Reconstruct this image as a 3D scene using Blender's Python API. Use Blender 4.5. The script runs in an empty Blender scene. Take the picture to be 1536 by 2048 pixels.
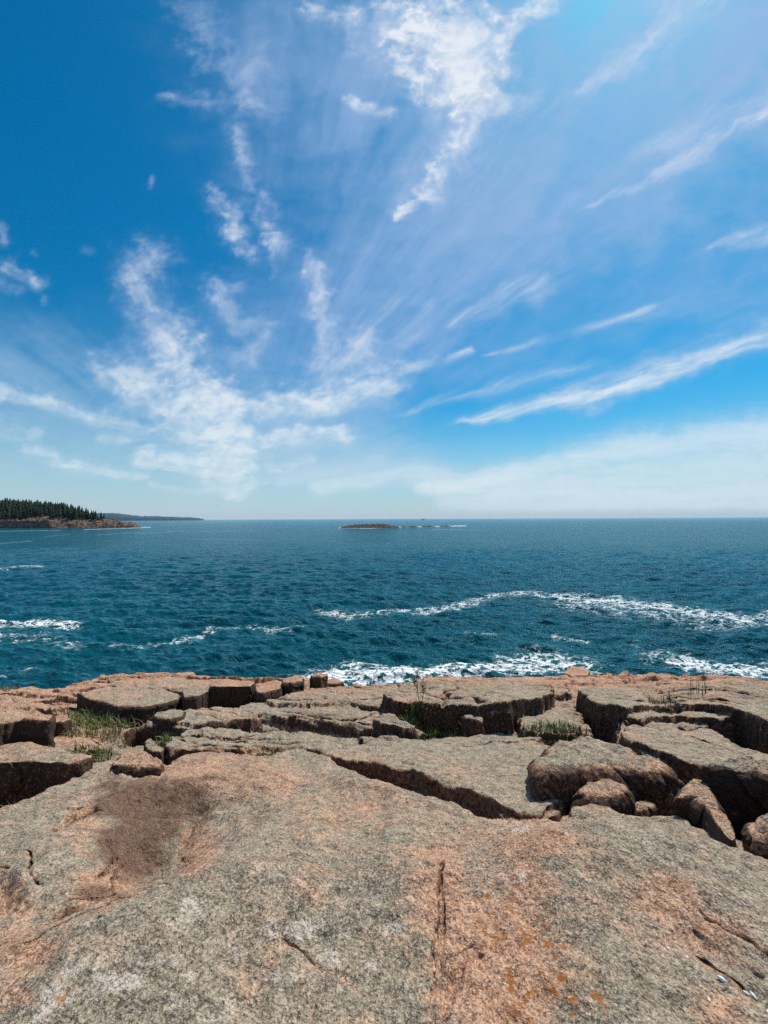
import bpy, math, random
import numpy as np
from math import radians as rad

# ------------------------------------------------------------------ scene, camera, sky, sun
SC = bpy.context.scene
COL = SC.collection
EYE = 10.0                       # eye height above the sea
F = 768.0                        # focal length in photo pixels (photo 1536 wide)
ROLL = 0.0043
SUN_EL, SUN_AZ = 56.0, 38.0      # degrees; azimuth measured from the view direction towards the right

cam_d = bpy.data.cameras.new('camera')
cam_d.sensor_fit = 'HORIZONTAL'; cam_d.sensor_width = 36.0; cam_d.lens = 18.0
cam_d.shift_y = 13.2 / 1536
cam_d.clip_start = 0.05; cam_d.clip_end = 200000
cam = bpy.data.objects.new('camera', cam_d); COL.objects.link(cam)
cam.location = (0, 0, EYE)
cam.rotation_euler = (rad(90), math.atan(ROLL), 0)
SC.camera = cam
SC.view_settings.view_transform = 'Standard'; SC.view_settings.look = 'None'
SC.view_settings.exposure = 0.0; SC.view_settings.gamma = 1.0
SC.render.engine = 'CYCLES'
SC.cycles.max_bounces = 6; SC.cycles.volume_bounces = 0
SC.cycles.sample_clamp_indirect = 4.0; SC.cycles.sample_clamp_direct = 1.4
SC.cycles.use_denoising = False


class NT:
    """small helper to write node maths as expressions"""
    def __init__(s, tree): s.t = tree; s.n = tree.nodes; s.l = tree.links
    def new(s, kind, **kw):
        n = s.n.new(kind)
        for k, v in kw.items(): setattr(n, k, v)
        return n
    def put(s, sock, v):
        if v is None: return
        if isinstance(v, bpy.types.NodeSocket): s.l.new(v, sock)
        else:
            try: sock.default_value = v
            except Exception: sock.default_value = tuple(v) + (1.0,)
    def m(s, op, a, b=None, c=None, clamp=False):
        n = s.new('ShaderNodeMath', operation=op, use_clamp=clamp)
        for i, v in enumerate((a, b, c)): s.put(n.inputs[i], v)
        return n.outputs[0]
    def v(s, op, a, b=None, scale=None):
        n = s.new('ShaderNodeVectorMath', operation=op)
        s.put(n.inputs[0], a); s.put(n.inputs[1], b)
        if scale is not None: s.put(n.inputs['Scale'], scale)
        return n.outputs['Value'] if op in ('LENGTH', 'DOT_PRODUCT', 'DISTANCE') else n.outputs[0]
    def sep(s, a):
        n = s.new('ShaderNodeSeparateXYZ'); s.put(n.inputs[0], a); return n.outputs
    def comb(s, x, y, z):
        n = s.new('ShaderNodeCombineXYZ')
        for i, q in enumerate((x, y, z)): s.put(n.inputs[i], q)
        return n.outputs[0]
    def ss(s, a, lo, hi, t0=0.0, t1=1.0):
        n = s.new('ShaderNodeMapRange', interpolation_type='SMOOTHSTEP')
        for i, q in enumerate((a, lo, hi, t0, t1)): s.put(n.inputs[i], q)
        return n.outputs[0]
    def noise(s, vec, scale, detail=3.0, rough=0.5, dist=0.0, color=False, dims='3D'):
        n = s.new('ShaderNodeTexNoise', noise_dimensions=dims)
        s.put(n.inputs['Vector'], vec)
        s.put(n.inputs['Scale'], scale); s.put(n.inputs['Detail'], detail)
        s.put(n.inputs['Roughness'], rough); s.put(n.inputs['Distortion'], dist)
        return n.outputs['Color' if color else 'Fac']
    def vor(s, vec, scale, feature='F1', out='Distance', rnd=1.0):
        n = s.new('ShaderNodeTexVoronoi', feature=feature)
        s.put(n.inputs['Vector'], vec); s.put(n.inputs['Scale'], scale); s.put(n.inputs['Randomness'], rnd)
        return n.outputs[out]
    def mix(s, f, a, b, blend='MIX'):
        n = s.new('ShaderNodeMix', data_type='RGBA', blend_type=blend)
        s.put(n.inputs[0], f); s.put(n.inputs[6], a); s.put(n.inputs[7], b)
        return n.outputs[2]


SKY_GAIN = (0.26, 0.97, 1.08, 1)
HORIZON_C = (5.3, 6.3, 7.0, 1)
def build_world():
    w = bpy.data.worlds.new('World'); SC.world = w; w.use_nodes = True
    T = NT(w.node_tree); T.n.clear()
    out = T.new('ShaderNodeOutputWorld'); bg = T.new('ShaderNodeBackground')
    T.l.new(bg.outputs[0], out.inputs[0])
    sky = T.new('ShaderNodeTexSky', sky_type='NISHITA')
    sky.sun_disc = False; sky.sun_elevation = rad(SUN_EL); sky.sun_rotation = rad(SUN_AZ)
    sky.altitude = 10; sky.air_density = 1.0; sky.dust_density = 0.6; sky.ozone_density = 3.0
    z = T.sep(T.new('ShaderNodeTexCoord').outputs['Generated'])[2]
    hsv = T.new('ShaderNodeHueSaturation')                       # a deeper, polarised-looking blue
    hsv.inputs['Hue'].default_value = 0.484; hsv.inputs['Saturation'].default_value = 1.45
    T.l.new(sky.outputs[0], hsv.inputs['Color'])
    skyc = T.mix(1.0, hsv.outputs[0], SKY_GAIN, 'MULTIPLY')
    low = T.m('POWER', T.m('SUBTRACT', 1.0, T.m('MULTIPLY', T.m('MAXIMUM', z, 0.0), 3.2), clamp=True), 1.9)
    skyc = T.mix(T.m('MULTIPLY', low, 1.0), skyc, HORIZON_C)     # white lower air over the sea
    T.l.new(skyc, bg.inputs['Color']); bg.inputs['Strength'].default_value = 0.1
build_world()

sd = bpy.data.lights.new('sun', 'SUN'); sd.energy = 4.9; sd.angle = rad(0.53); sd.color = (1.0, 0.92, 0.80)
so = bpy.data.objects.new('sun', sd); COL.objects.link(so)
_el, _az = rad(SUN_EL), rad(SUN_AZ)
from mathutils import Vector
so.rotation_euler = Vector((math.sin(_az) * math.cos(_el), math.cos(_az) * math.cos(_el), math.sin(_el))).to_track_quat('Z', 'Y').to_euler()

# ------------------------------------------------------------------ numpy noise
_rs = np.random.RandomState(7)
_perm = np.concatenate([_rs.permutation(256)] * 3).astype(np.int32)
_grad = _rs.normal(size=(256, 3)); _grad /= np.linalg.norm(_grad, axis=1)[:, None]
_grad = _grad.astype(np.float32)

def pnoise(x, y, z=None):
    """gradient noise, about -1..1"""
    x = np.asarray(x, np.float32); y = np.asarray(y, np.float32)
    x, y = np.broadcast_arrays(x, y)
    two = z is None
    if two: z = np.zeros_like(x)
    xi = np.floor(x).astype(np.int32); yi = np.floor(y).astype(np.int32); zi = np.floor(z).astype(np.int32)
    xf = x - xi; yf = y - yi; zf = z - zi
    u = xf * xf * xf * (xf * (xf * 6 - 15) + 10); v = yf * yf * yf * (yf * (yf * 6 - 15) + 10); w = zf * zf * zf * (zf * (zf * 6 - 15) + 10)
    def g(i, j, k):
        h = _perm[_perm[_perm[(xi + i) & 255] + ((yi + j) & 255)] + ((zi + k) & 255)]
        q = _grad[h]
        return q[..., 0] * (xf - i) + q[..., 1] * (yf - j) + q[..., 2] * (zf - k)
    def lerp(a, b, t): return a + (b - a) * t
    A = lerp(lerp(g(0, 0, 0), g(1, 0, 0), u), lerp(g(0, 1, 0), g(1, 1, 0), u), v)
    if two: return A * 1.7
    B = lerp(lerp(g(0, 0, 1), g(1, 0, 1), u), lerp(g(0, 1, 1), g(1, 1, 1), u), v)
    return lerp(A, B, w) * 1.7

def fbm(x, y, z=None, oct=4, gain=0.5, lac=2.03):
    s = 0; a = 1.0; f = 1.0
    for i in range(oct):
        s = s + a * pnoise(x * f + 17.3 * i, y * f - 9.1 * i, None if z is None else z * f + 5.7 * i)
        a *= gain; f *= lac
    return s

def sstep(a, lo, hi):
    t = np.clip((a - lo) / (hi - lo), 0, 1); return t * t * (3 - 2 * t)

# ------------------------------------------------------------------ object helpers
def tag(o, label=None, cat=None, group=None, kind=None):
    if label: o['label'] = label
    if cat: o['category'] = cat
    if group: o['group'] = group
    if kind: o['kind'] = kind
    return o

def raw_mesh(name, v, f, mat=None, smooth=True, parent=None, attrs=None, link=True):
    """v (N,3), f (M,3) or (M,4) arrays"""
    v = np.ascontiguousarray(v, np.float32); f = np.ascontiguousarray(f, np.int32)
    me = bpy.data.meshes.new(name)
    me.vertices.add(len(v)); me.vertices.foreach_set('co', v.ravel())
    k = f.shape[1]
    me.loops.add(f.size); me.loops.foreach_set('vertex_index', f.ravel())
    me.polygons.add(len(f))
    me.polygons.foreach_set('loop_start', np.arange(0, f.size, k, dtype=np.int32))
    me.polygons.foreach_set('use_smooth', np.full(len(f), smooth, bool))
    me.update(calc_edges=True)
    for nm, arr in (attrs or {}).items():
        if arr.ndim == 1:
            at = me.attributes.new(nm, 'FLOAT', 'POINT'); at.data.foreach_set('value', np.ascontiguousarray(arr, np.float32))
        else:
            at = me.attributes.new(nm, 'FLOAT_COLOR', 'POINT'); at.data.foreach_set('color', np.ascontiguousarray(arr, np.float32).ravel())
    for m in (mat if isinstance(mat, (list, tuple)) else [mat]):
        if m: me.materials.append(m)
    o = bpy.data.objects.new(name, me)
    if link: COL.objects.link(o)
    if parent: o.parent = parent
    return o

def empty(name, loc=(0, 0, 0), rz=0.0):
    o = bpy.data.objects.new(name, None); COL.objects.link(o); o.location = loc; o.rotation_euler = (0, 0, rz); return o

def grid_faces(nr, nc, wrap=False):
    c = nc if wrap else nc - 1
    r = np.arange(nr - 1)[:, None] * nc; q = np.arange(c)[None, :]; q2 = (q + 1) % nc
    return np.stack([r + q, r + q2, r + nc + q2, r + nc + q], -1).reshape(-1, 4)

def new_mat(name):
    m = bpy.data.materials.new(name); m.use_nodes = True
    T = NT(m.node_tree); T.n.clear()
    out = T.new('ShaderNodeOutputMaterial'); b = T.new('ShaderNodeBsdfPrincipled')
    T.l.new(b.outputs[0], out.inputs[0])
    return m, T, b

def simple_mat(name, c1, c2, scale, rough=0.8, bump=0.0):
    m, T, b = new_mat(name)
    pos = T.new('ShaderNodeNewGeometry').outputs['Position']
    n = T.noise(pos, scale, 4, 0.6)
    T.l.new(T.mix(T.ss(n, 0.35, 0.65), c1, c2), b.inputs['Base Color'])
    b.inputs['Roughness'].default_value = rough
    if bump:
        bp = T.new('ShaderNodeBump'); bp.inputs['Strength'].default_value = bump; bp.inputs['Distance'].default_value = 1.0 / scale
        T.l.new(n, bp.inputs['Height']); T.l.new(bp.outputs[0], b.inputs['Normal'])
    return m

# ------------------------------------------------------------------ granite
def granite_material():
    m, T, b = new_mat('granite')
    pos = T.new('ShaderNodeNewGeometry').outputs['Position']
    att = T.new('ShaderNodeAttribute', attribute_name='tint')
    pink, brown, white = T.sep(att.outputs['Color'])
    warp = T.v('SCALE', T.v('SUBTRACT', T.noise(pos, 60, 2, 0.6, color=True), (0.5, 0.5, 0.5)), scale=0.012)
    pw = T.v('ADD', pos, warp)
    grain = T.sep(T.vor(pw, 150, out='Color'))                   # about a centimetre
    grain2 = T.sep(T.vor(T.v('ADD', pw, (3.1, 1.7, 5.2)), 240, out='Color'))
    big = T.noise(pos, 1.1, 5, 0.6)
    mid = T.noise(pos, 5.5, 5, 0.65)
    mid2 = T.noise(T.v('ADD', pos, (9.0, 4.0, 2.0)), 17, 5, 0.7)
    pk = T.ss(T.m('ADD', pink, T.m('ADD', T.m('MULTIPLY', T.m('SUBTRACT', big, 0.5), 1.0), T.m('ADD', T.m('MULTIPLY', T.m('SUBTRACT', mid, 0.5), 1.1), T.m('MULTIPLY', T.m('SUBTRACT', mid2, 0.5), 1.0)))), 0.22, 0.78)
    grey = T.mix(T.ss(mid2, 0.35, 0.68), (0.225, 0.180, 0.122), (0.485, 0.403, 0.292))
    rose = T.mix(T.ss(mid2, 0.32, 0.7), (0.37, 0.172, 0.098), (0.70, 0.405, 0.250))
    col = T.mix(pk, grey, rose)
    col = T.mix(T.ss(T.noise(T.v('ADD', pos, (4.0, 8.0, 1.0)), 2.7, 5, 0.68), 0.54, 0.36, 0.0, 0.45), col, T.mix(1.0, col, (0.50, 0.47, 0.45), 'MULTIPLY'))
    # wet brown hollow
    bw = T.ss(T.m('ADD', brown, T.m('MULTIPLY', T.m('SUBTRACT', mid, 0.5), 0.9)), 0.35, 0.7)
    col = T.mix(bw, col, T.mix(T.ss(mid2, 0.3, 0.7), (0.075, 0.036, 0.021), (0.200, 0.105, 0.060)))
    # pale lichen blotches
    wl = T.ss(T.m('ADD', white, T.m('ADD', T.m('MULTIPLY', T.m('SUBTRACT', mid2, 0.5), 2.2), T.m('MULTIPLY', T.m('SUBTRACT', mid, 0.5), 1.0))), 0.36, 0.80)
    col = T.mix(T.m('MULTIPLY', wl, 0.85), col, (0.66, 0.57, 0.48))
    # mineral grains: dark mica, pale feldspar, pink feldspar
    dark = T.ss(grain[0], 0.70, 0.84)
    col = T.mix(T.m('MULTIPLY', dark, 0.62), col, (0.035, 0.030, 0.025))
    sp2 = T.noise(pos, 88, 4, 0.78)
    col = T.mix(T.ss(sp2, 0.46, 0.37, 0.0, 0.85), col, T.mix(1.0, col, (0.30, 0.27, 0.25), 'MULTIPLY'))
    col = T.mix(T.ss(sp2, 0.53, 0.64, 0.0, 0.70), col, T.mix(pk, (0.66, 0.58, 0.46), (0.86, 0.62, 0.46)))
    pale = T.ss(grain2[0], 0.72, 0.86)
    col = T.mix(T.m('MULTIPLY', pale, 0.55), col, T.mix(pk, (0.58, 0.52, 0.41), (0.74, 0.54, 0.40)))
    col = T.mix(T.m('MULTIPLY', T.ss(grain[1], 0.55, 0.75), 0.35), col, T.mix(1.0, col, (0.45, 0.42, 0.40), 'MULTIPLY'))
    rs_ = T.new('ShaderNodeAttribute', attribute_name='steep').outputs['Fac']
    col = T.mix(T.m('MULTIPLY', T.ss(T.m('ADD', rs_, T.m('MULTIPLY', T.m('SUBTRACT', mid, 0.5), 1.0)), 0.4, 0.9), 0.75), col, T.mix(T.ss(mid2, 0.3, 0.7), (0.075, 0.033, 0.020), (0.27, 0.125, 0.070)))  # rusty stone on steep faces, browns darkened to put their shade into the colour
    # dark crust lichen in patches; extra black on steep faces paints in their shade
    sp = T.new('ShaderNodeAttribute', attribute_name='crust').outputs['Fac']
    cr = T.ss(T.m('ADD', T.m('MULTIPLY', sp, 0.36), T.m('MULTIPLY', T.noise(pos, 34, 4, 0.7), 0.75)), 0.55, 0.68)
    col = T.mix(T.m('MULTIPLY', cr, 0.85), col, (0.026, 0.020, 0.016))
    col = T.mix(T.m('MULTIPLY', bw, 0.62), col, T.mix(T.ss(mid2, 0.3, 0.7), (0.085, 0.042, 0.026), (0.185, 0.095, 0.058)))
    # orange lichen
    ol = T.new('ShaderNodeAttribute', attribute_name='orange').outputs['Fac']
    oo = T.m('MULTIPLY', T.ss(T.noise(pos, 28, 4, 0.6), 0.545, 0.62), T.ss(ol, 0.05, 0.5))
    col = T.mix(T.m('MULTIPLY', oo, 0.85), col, (0.36, 0.12, 0.012))
    b.inputs['Roughness'].default_value = 0.85
    b.inputs['Specular IOR Level'].default_value = 0.25
    vr = T.new('ShaderNodeVectorRotate', rotation_type='Z_AXIS'); T.l.new(T.v('ADD', pos, T.v('SCALE', T.v('SUBTRACT', T.noise(pos, 0.8, 3, 0.5, color=True), (0.5, 0.5, 0.5)), scale=0.5)), vr.inputs['Vector']); vr.inputs['Angle'].default_value = rad(24)
    fol = T.noise(T.v('MULTIPLY', vr.outputs[0], (1.6, 13.0, 9.0)), 1.0, 5, 0.65)     # foliation of the stone
    seam = T.m('MULTIPLY', T.ss(T.m('ABSOLUTE', T.m('SUBTRACT', T.noise(T.v('MULTIPLY', vr.outputs[0], (0.9, 4.5, 3.0)), 1.0, 4, 0.6), 0.5)), 0.0, 0.014, 1.0, 0.0), T.ss(T.noise(pos, 0.8, 2), 0.60, 0.70))
    h = T.m('ADD', T.m('ADD', T.m('MULTIPLY', T.noise(pos, 70, 5, 0.75), 0.012), T.m('SUBTRACT', T.m('MULTIPLY', fol, 0.030), T.m('MULTIPLY', seam, 0.02))),
            T.m('ADD', T.m('MULTIPLY', mid2, 0.035), T.m('MULTIPLY', T.noise(pos, 26, 4, 0.65), 0.018)))
    bp = T.new('ShaderNodeBump'); bp.inputs['Strength'].default_value = 0.9; bp.inputs['Distance'].default_value = 1.0
    T.l.new(h, bp.inputs['Height']); T.l.new(bp.outputs[0], b.inputs['Normal'])
    col = T.mix(T.m('MULTIPLY', seam, 0.6), col, (0.05, 0.038, 0.028))      # grit in the hairline seams
    col = T.mix(T.m('MULTIPLY', T.ss(fol, 0.42, 0.30), 0.45), col, T.mix(1.0, col, (0.5, 0.46, 0.43), 'MULTIPLY'))
    T.l.new(col, b.inputs['Base Color'])
    return m
GRANITE = granite_material()

# ------------------------------------------------------------------ the sky's cirrus, a high shell of cloud
# kind, polyline (photo pixels -> directions), half width at start, at end, opacity, [fibre angle in degrees]
CLOUDS = [
    # veils
    ('veil', [(1060, 240), (1300, 90), (1650, -40)], 300, 340, 0.72), ('veil', [(1250, 0), (1650, 60)], 200, 240, 0.5), ('veil', [(730, 200), (800, 330)], 190, 190, 0.42), ('veil', [(520, 20), (660, 130)], 130, 190, 0.40),
    ('veil', [(880, 470), (1200, 340), (1650, 240)], 150, 150, 0.42), ('veil', [(760, 600), (1000, 520), (1300, 400)], 150, 110, 0.42), ('veil', [(720, 700), (900, 640)], 140, 90, 0.42),
    ('veil', [(500, 690), (640, 620)], 100, 110, 0.28), ('veil', [(1000, 740), (1650, 500)], 50, 90, 0.26), ('veil', [(0, 770), (250, 820), (500, 880)], 110, 130, 0.40),
    ('veil', [(-100, 930), (400, 940), (800, 960)], 90, 90, 0.45), ('veil', [(600, 900), (760, 880)], 90, 70, 0.35), ('veil', [(-100, 690), (140, 720)], 60, 70, 0.25), ('veil', [(560, 930), (800, 945), (1000, 960)], 60, 60, 0.5),
    # fan of streaks on the right
    ('fib', [(890, 848), (960, 838), (1090, 812), (1190, 790), (1330, 745), (1650, 655)], 15, 34, 0.75), ('fib', [(1060, 800), (1180, 790), (1300, 760)], 30, 30, 0.55), ('fib', [(1160, 830), (1230, 800)], 12, 16, 0.35),
    ('fib', [(1150, 770), (1380, 715), (1650, 640)], 30, 50, 0.40), ('fib', [(780, 836), (950, 785), (1220, 720)], 10, 22, 0.45), ('fib', [(940, 720), (1060, 690), (1180, 662), (1330, 605)], 9, 15, 0.48),
    ('fib', [(1240, 650), (1650, 540)], 30, 60, 0.22), ('fib', [(880, 655), (1010, 600), (1120, 555)], 26, 40, 0.40), ('fib', [(1160, 425), (1290, 365), (1400, 300), (1650, 170)], 18, 34, 0.48),
    ('fib', [(1230, 330), (1420, 250), (1650, 140)], 30, 60, 0.30), ('fib', [(1395, 498), (1480, 482), (1650, 440)], 8, 40, 0.48), ('fib', [(1130, 200), (1300, 90), (1480, -60)], 60, 90, 0.38), ('fib', [(1060, 240), (1250, 120), (1330, 40)], 20, 30, 0.25),
    ('fib', [(690, 735), (745, 660), (800, 590)], 10, 18, 0.35), ('fib', [(760, 700), (830, 640), (870, 600)], 10, 14, 0.28), ('fib', [(720, 690), (748, 645)], 6, 6, 0.3),
    # bank over the horizon on the right
    ('bank', [(860, 975), (1000, 958), (1180, 912), (1400, 880), (1750, 838)], 30, 52, 0.70), ('bank', [(1000, 985), (1300, 950), (1750, 905)], 50, 60, 0.60), ('bank', [(640, 975), (800, 945), (960, 965)], 28, 34, 0.50),
    ('bank', [(1150, 1000), (1750, 970)], 60, 90, 0.6), ('bank', [(900, 1010), (1750, 1010)], 40, 50, 0.6), ('bank', [(560, 965), (760, 920)], 18, 24, 0.35),
    # rippled masses on the left
    ('rip', [(292, 525), (285, 575), (312, 640), (352, 712)], 46, 50, 0.62, 14), ('rip', [(440, 600), (505, 650), (500, 690)], 50, 58, 0.40, 20), ('rip', [(205, 738), (300, 742)], 42, 34, 0.62, -6), ('rip', [(352, 712), (430, 780), (470, 850)], 54, 60, 0.72, 12),
    ('rip', [(270, 770), (420, 830), (450, 880)], 46, 70, 0.80, 6), ('rip', [(420, 870), (470, 960)], 80, 60, 0.72, 3), ('rip', [(300, 915), (450, 920)], 30, 40, 0.72, 3), ('rip', [(180, 838), (330, 856)], 30, 40, 0.55, 5),
    ('rip', [(205, 880), (250, 880)], 18, 16, 0.45, 2), ('rip', [(-60, 765), (80, 800), (180, 835)], 28, 18, 0.62, 16), ('rip', [(50, 895), (110, 905)], 16, 16, 0.6, 6), ('rip', [(110, 925), (190, 935), (290, 955)], 20, 12, 0.62, 8),
    ('rip', [(-40, 840), (70, 860)], 44, 24, 0.40, 4), ('rip', [(300, 970), (400, 985)], 12, 10, 0.4, 4), ('rip', [(630, 540), (648, 620), (660, 700)], 22, 48, 0.55, -50), ('rip', [(560, 800), (660, 795), (770, 765)], 40, 50, 0.78, -16),
    ('rip', [(470, 805), (570, 825), (690, 805)], 18, 26, 0.66, -5), ('rip', [(530, 880), (640, 860), (690, 870)], 30, 34, 0.66, -4), ('rip', [(545, 940), (620, 925)], 22, 20, 0.45, 0), ('rip', [(650, 735), (740, 690)], 44, 44, 0.50, -30),
    ('rip', [(800, 738), (870, 725), (938, 705)], 20, 10, 0.55, -14), ('rip', [(800, 690), (860, 660)], 16, 16, 0.3, -30), ('rip', [(600, 880), (700, 878)], 24, 16, 0.5, 0),
    # puffs
    ('soft', [(860, 70), (930, 120), (955, 190)], 95, 85, 0.80), ('soft', [(940, 270), (870, 350), (810, 420)], 60, 30, 0.30), ('soft', [(350, 720), (440, 830), (440, 930)], 80, 110, 0.35), ('soft', [(560, 820), (740, 770)], 50, 60, 0.30), ('soft', [(290, 540), (320, 660)], 50, 60, 0.22),
    ('puff', [(850, 60), (905, 110), (950, 190)], 70, 66, 0.95), ('puff', [(795, 80), (815, 130), (850, 180)], 34, 44, 0.75), ('puff', [(900, 30), (1000, 70), (1010, 150)], 60, 40, 0.72), ('puff', [(1020, 70), (1060, 30), (1110, 0)], 34, 34, 0.65),
    ('puff', [(630, 20), (660, 40), (720, 30)], 28, 28, 0.62), ('puff', [(760, 20), (860, 20)], 44, 50, 0.55), ('puff', [(940, 230), (930, 260)], 26, 26, 0.6), ('puff', [(945, 260), (900, 320), (850, 380), (795, 438)], 48, 18, 0.62), ('puff', [(880, 330), (870, 390)], 50, 40, 0.35),
    ('puff', [(695, 195), (740, 215), (785, 225)], 14, 16, 0.5), ('puff', [(480, 270), (500, 340), (510, 370)], 20, 24, 0.48), ('puff', [(520, 400), (540, 440), (555, 490)], 28, 30, 0.55), ('puff', [(560, 500), (550, 550)], 22, 16, 0.25),
    ('puff', [(428, 400), (462, 440), (490, 490), (510, 515)], 28, 20, 0.60), ('puff', [(460, 420), (470, 450)], 34, 34, 0.4), ('puff', [(430, 590), (480, 565)], 32, 26, 0.45), ('puff', [(4, 450), (10, 480)], 12, 14, 0.4), ('puff', [(15, 530), (40, 545), (85, 560)], 24, 16, 0.55),
    ('puff', [(-10, 560), (40, 575)], 16, 14, 0.4), ('puff', [(92, 590), (90, 600)], 10, 10, 0.4), ('puff', [(70, 502), (75, 506)], 8, 8, 0.3), ('puff', [(308, 352), (304, 372)], 7, 7, 0.4), ('puff', [(175, 500), (185, 502)], 10, 10, 0.2), ('puff', [(330, 192), (345, 190)], 14, 10, 0.4),
    ('puff', [(345, 195), (440, 200), (520, 210)], 18, 34, 0.30), ('puff', [(380, 20), (440, 100), (500, 180)], 50, 60, 0.26), ('puff', [(430, 110), (520, 150)], 50, 60, 0.22), ('puff', [(620, 500), (640, 560)], 14, 18, 0.3), ('puff', [(700, 60), (730, 90)], 30, 30, 0.25),
]
def cloud_cover(px, py):
    """cover (0..1) and whiteness (0..1) of cloud for directions given as photo pixels"""
    keep = np.ones_like(px); bright = np.zeros_like(px)
    a, b = px / 100.0, py / 100.0
    e = np.clip((1037 - py) / 500.0, 0.12, 1.0)                    # flatter and finer towards the horizon
    w1x = fbm(a * 0.9, b * 1.3, oct=4); w1y = fbm(a * 0.9 + 50, b * 1.3, oct=4)
    w2x = fbm(a * 3.3 + 9, b * 4.2, oct=4, gain=0.6); w2y = fbm(a * 3.3 + 70, b * 4.2, oct=4, gain=0.6)
    bil = fbm(a * 1.7 + 0.6 * w1x, b * 2.3 + 0.6 * w1y, oct=8, gain=0.57)
    ang = np.arctan2(b - 9.9, a - 4.6)                             # fan of fibres out of the lower left
    rr = np.hypot(a - 4.6, b - 9.9)
    fan = fbm(rr * 0.22 + 0.10 * w1x, ang * 9 + 0.12 * w1y, oct=6, gain=0.55)
    fan2 = fbm(rr * 0.6 + 0.2 * w1x + 30, ang * 26 + 0.3 * w1y, oct=5, gain=0.6)
    near = sstep(rr, 1.8, 5.0); fan = fan * (0.25 + 0.75 * near); fan2 = fan2 * near + 0.6 * (1 - near) * w2y
    fan3 = near * fbm(rr * 0.7 + 0.2 * w1x + 60, ang * 60 + 0.5 * w1y, oct=4, gain=0.6)
    for el in CLOUDS:
        kind, pts, wa, wb, op = el[:5]
        P = np.array(pts, float); wm = max(wa, wb); M = {'veil': 2.3, 'soft': 2.3, 'puff': 3.2, 'rip': 3.0, 'fib': 2.6, 'bank': 2.6}[kind] * wm + 30
        k = (px > P[:, 0].min() - M) & (px < P[:, 0].max() + M) & (py > P[:, 1].min() - M) & (py < P[:, 1].max() + M)
        if not k.any(): continue
        wmid = 0.5 * (wa + wb)
        am = {'veil': (0.5, 0.0), 'soft': (0.6, 0.15), 'puff': (0.45, 0.38), 'rip': (0.6, 0.25), 'fib': (0.55, 0.06), 'bank': (0.5, 0.10)}[kind]
        sx = px[k] + wmid * (am[0] * w1x[k] + am[1] * w2x[k]); sy = py[k] + wmid * (am[0] * w1y[k] * 0.8 + am[1] * w2y[k]) * (0.6 + 0.4 * e[k])
        d2 = np.full(sx.shape, 1e9); wl = np.full(sx.shape, wa, float)
        n = len(P) - 1; endf = np.zeros(sx.shape)
        for i in range(n):
            A, B = P[i], P[i + 1]; ex, ey = B - A
            t = np.clip(((sx - A[0]) * ex + (sy - A[1]) * ey) / (ex * ex + ey * ey + 1e-9), 0, 1)
            q = (sx - A[0] - ex * t) ** 2 + (sy - A[1] - ey * t) ** 2
            u = q < d2; d2 = np.where(u, q, d2); wl = np.where(u, wa + (wb - wa) * (i + t) / n, wl); endf = np.where(u, (i + t) / n, endf)
        if kind == 'fib': wl = wl * (0.30 + 0.70 * sstep(endf, 0.0, 0.35) * (0.4 + 0.6 * sstep(1 - endf, 0, 0.25)))
        m = np.exp(-d2 / wl ** 2)
        if kind in ('veil', 'soft'):
            c = op * 0.85 * m * np.clip(0.80 + 0.38 * fan[k] + 0.14 * bil[k] + 0.16 * fan2[k], 0.05, 1.5)
        elif kind == 'puff':
            c = op * 0.92 * sstep(m * 1.0 + (0.36 * bil[k] + 0.16 * w2y[k]) * np.sqrt(m), 0.02, 1.45) * np.clip(0.95 + 0.35 * w2x[k] + 0.2 * bil[k], 0.3, 1.3)
        elif kind == 'rip':
            an = rad(el[5]); ca, sa = math.cos(an), math.sin(an)
            uu = a[k] * ca + b[k] * sa; vv = (-a[k] * sa + b[k] * ca) / e[k] ** 0.15
            r = fbm(uu * 1.0 + 0.4 * w1x[k], vv * 2.0 + 0.9 * w1y[k], oct=6, gain=0.54) + 0.35 * w2y[k]
            c = op * 0.88 * sstep(m + 0.42 * r * np.sqrt(m), 0.02, 1.4) * np.clip(0.95 + 0.3 * bil[k] + 0.15 * fan2[k], 0.3, 1.25)
        elif kind == 'fib':
            ends = sstep(endf, 0.0, 0.12) * (0.35 + 0.65 * (1 - sstep(endf, 0.92, 1.0)))
            c = op * 0.85 * sstep(m + (0.42 * fan[k] + 0.36 * fan2[k] + 0.10 * w2x[k]) * np.sqrt(m), 0.0, 1.5) * (0.15 + 0.85 * ends) * np.clip(1.0 + 0.35 * fan3[k], 0.4, 1.3)
        else:
            r = fbm(a[k] * 0.5 + 0.2 * w1x[k], b[k] * 5 + 0.5 * w1y[k], oct=5, gain=0.55)
            c = op * sstep(m + (0.13 * r + 0.05 * w2x[k]) * np.sqrt(m), 0.0, 1.25)
        c = np.clip(c, 0, 0.97)
        keep[k] *= 1 - c
        if kind != 'veil': bright[k] = np.maximum(bright[k], c)
    # grain of the haze veil everywhere
    return 1 - keep, bright

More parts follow.
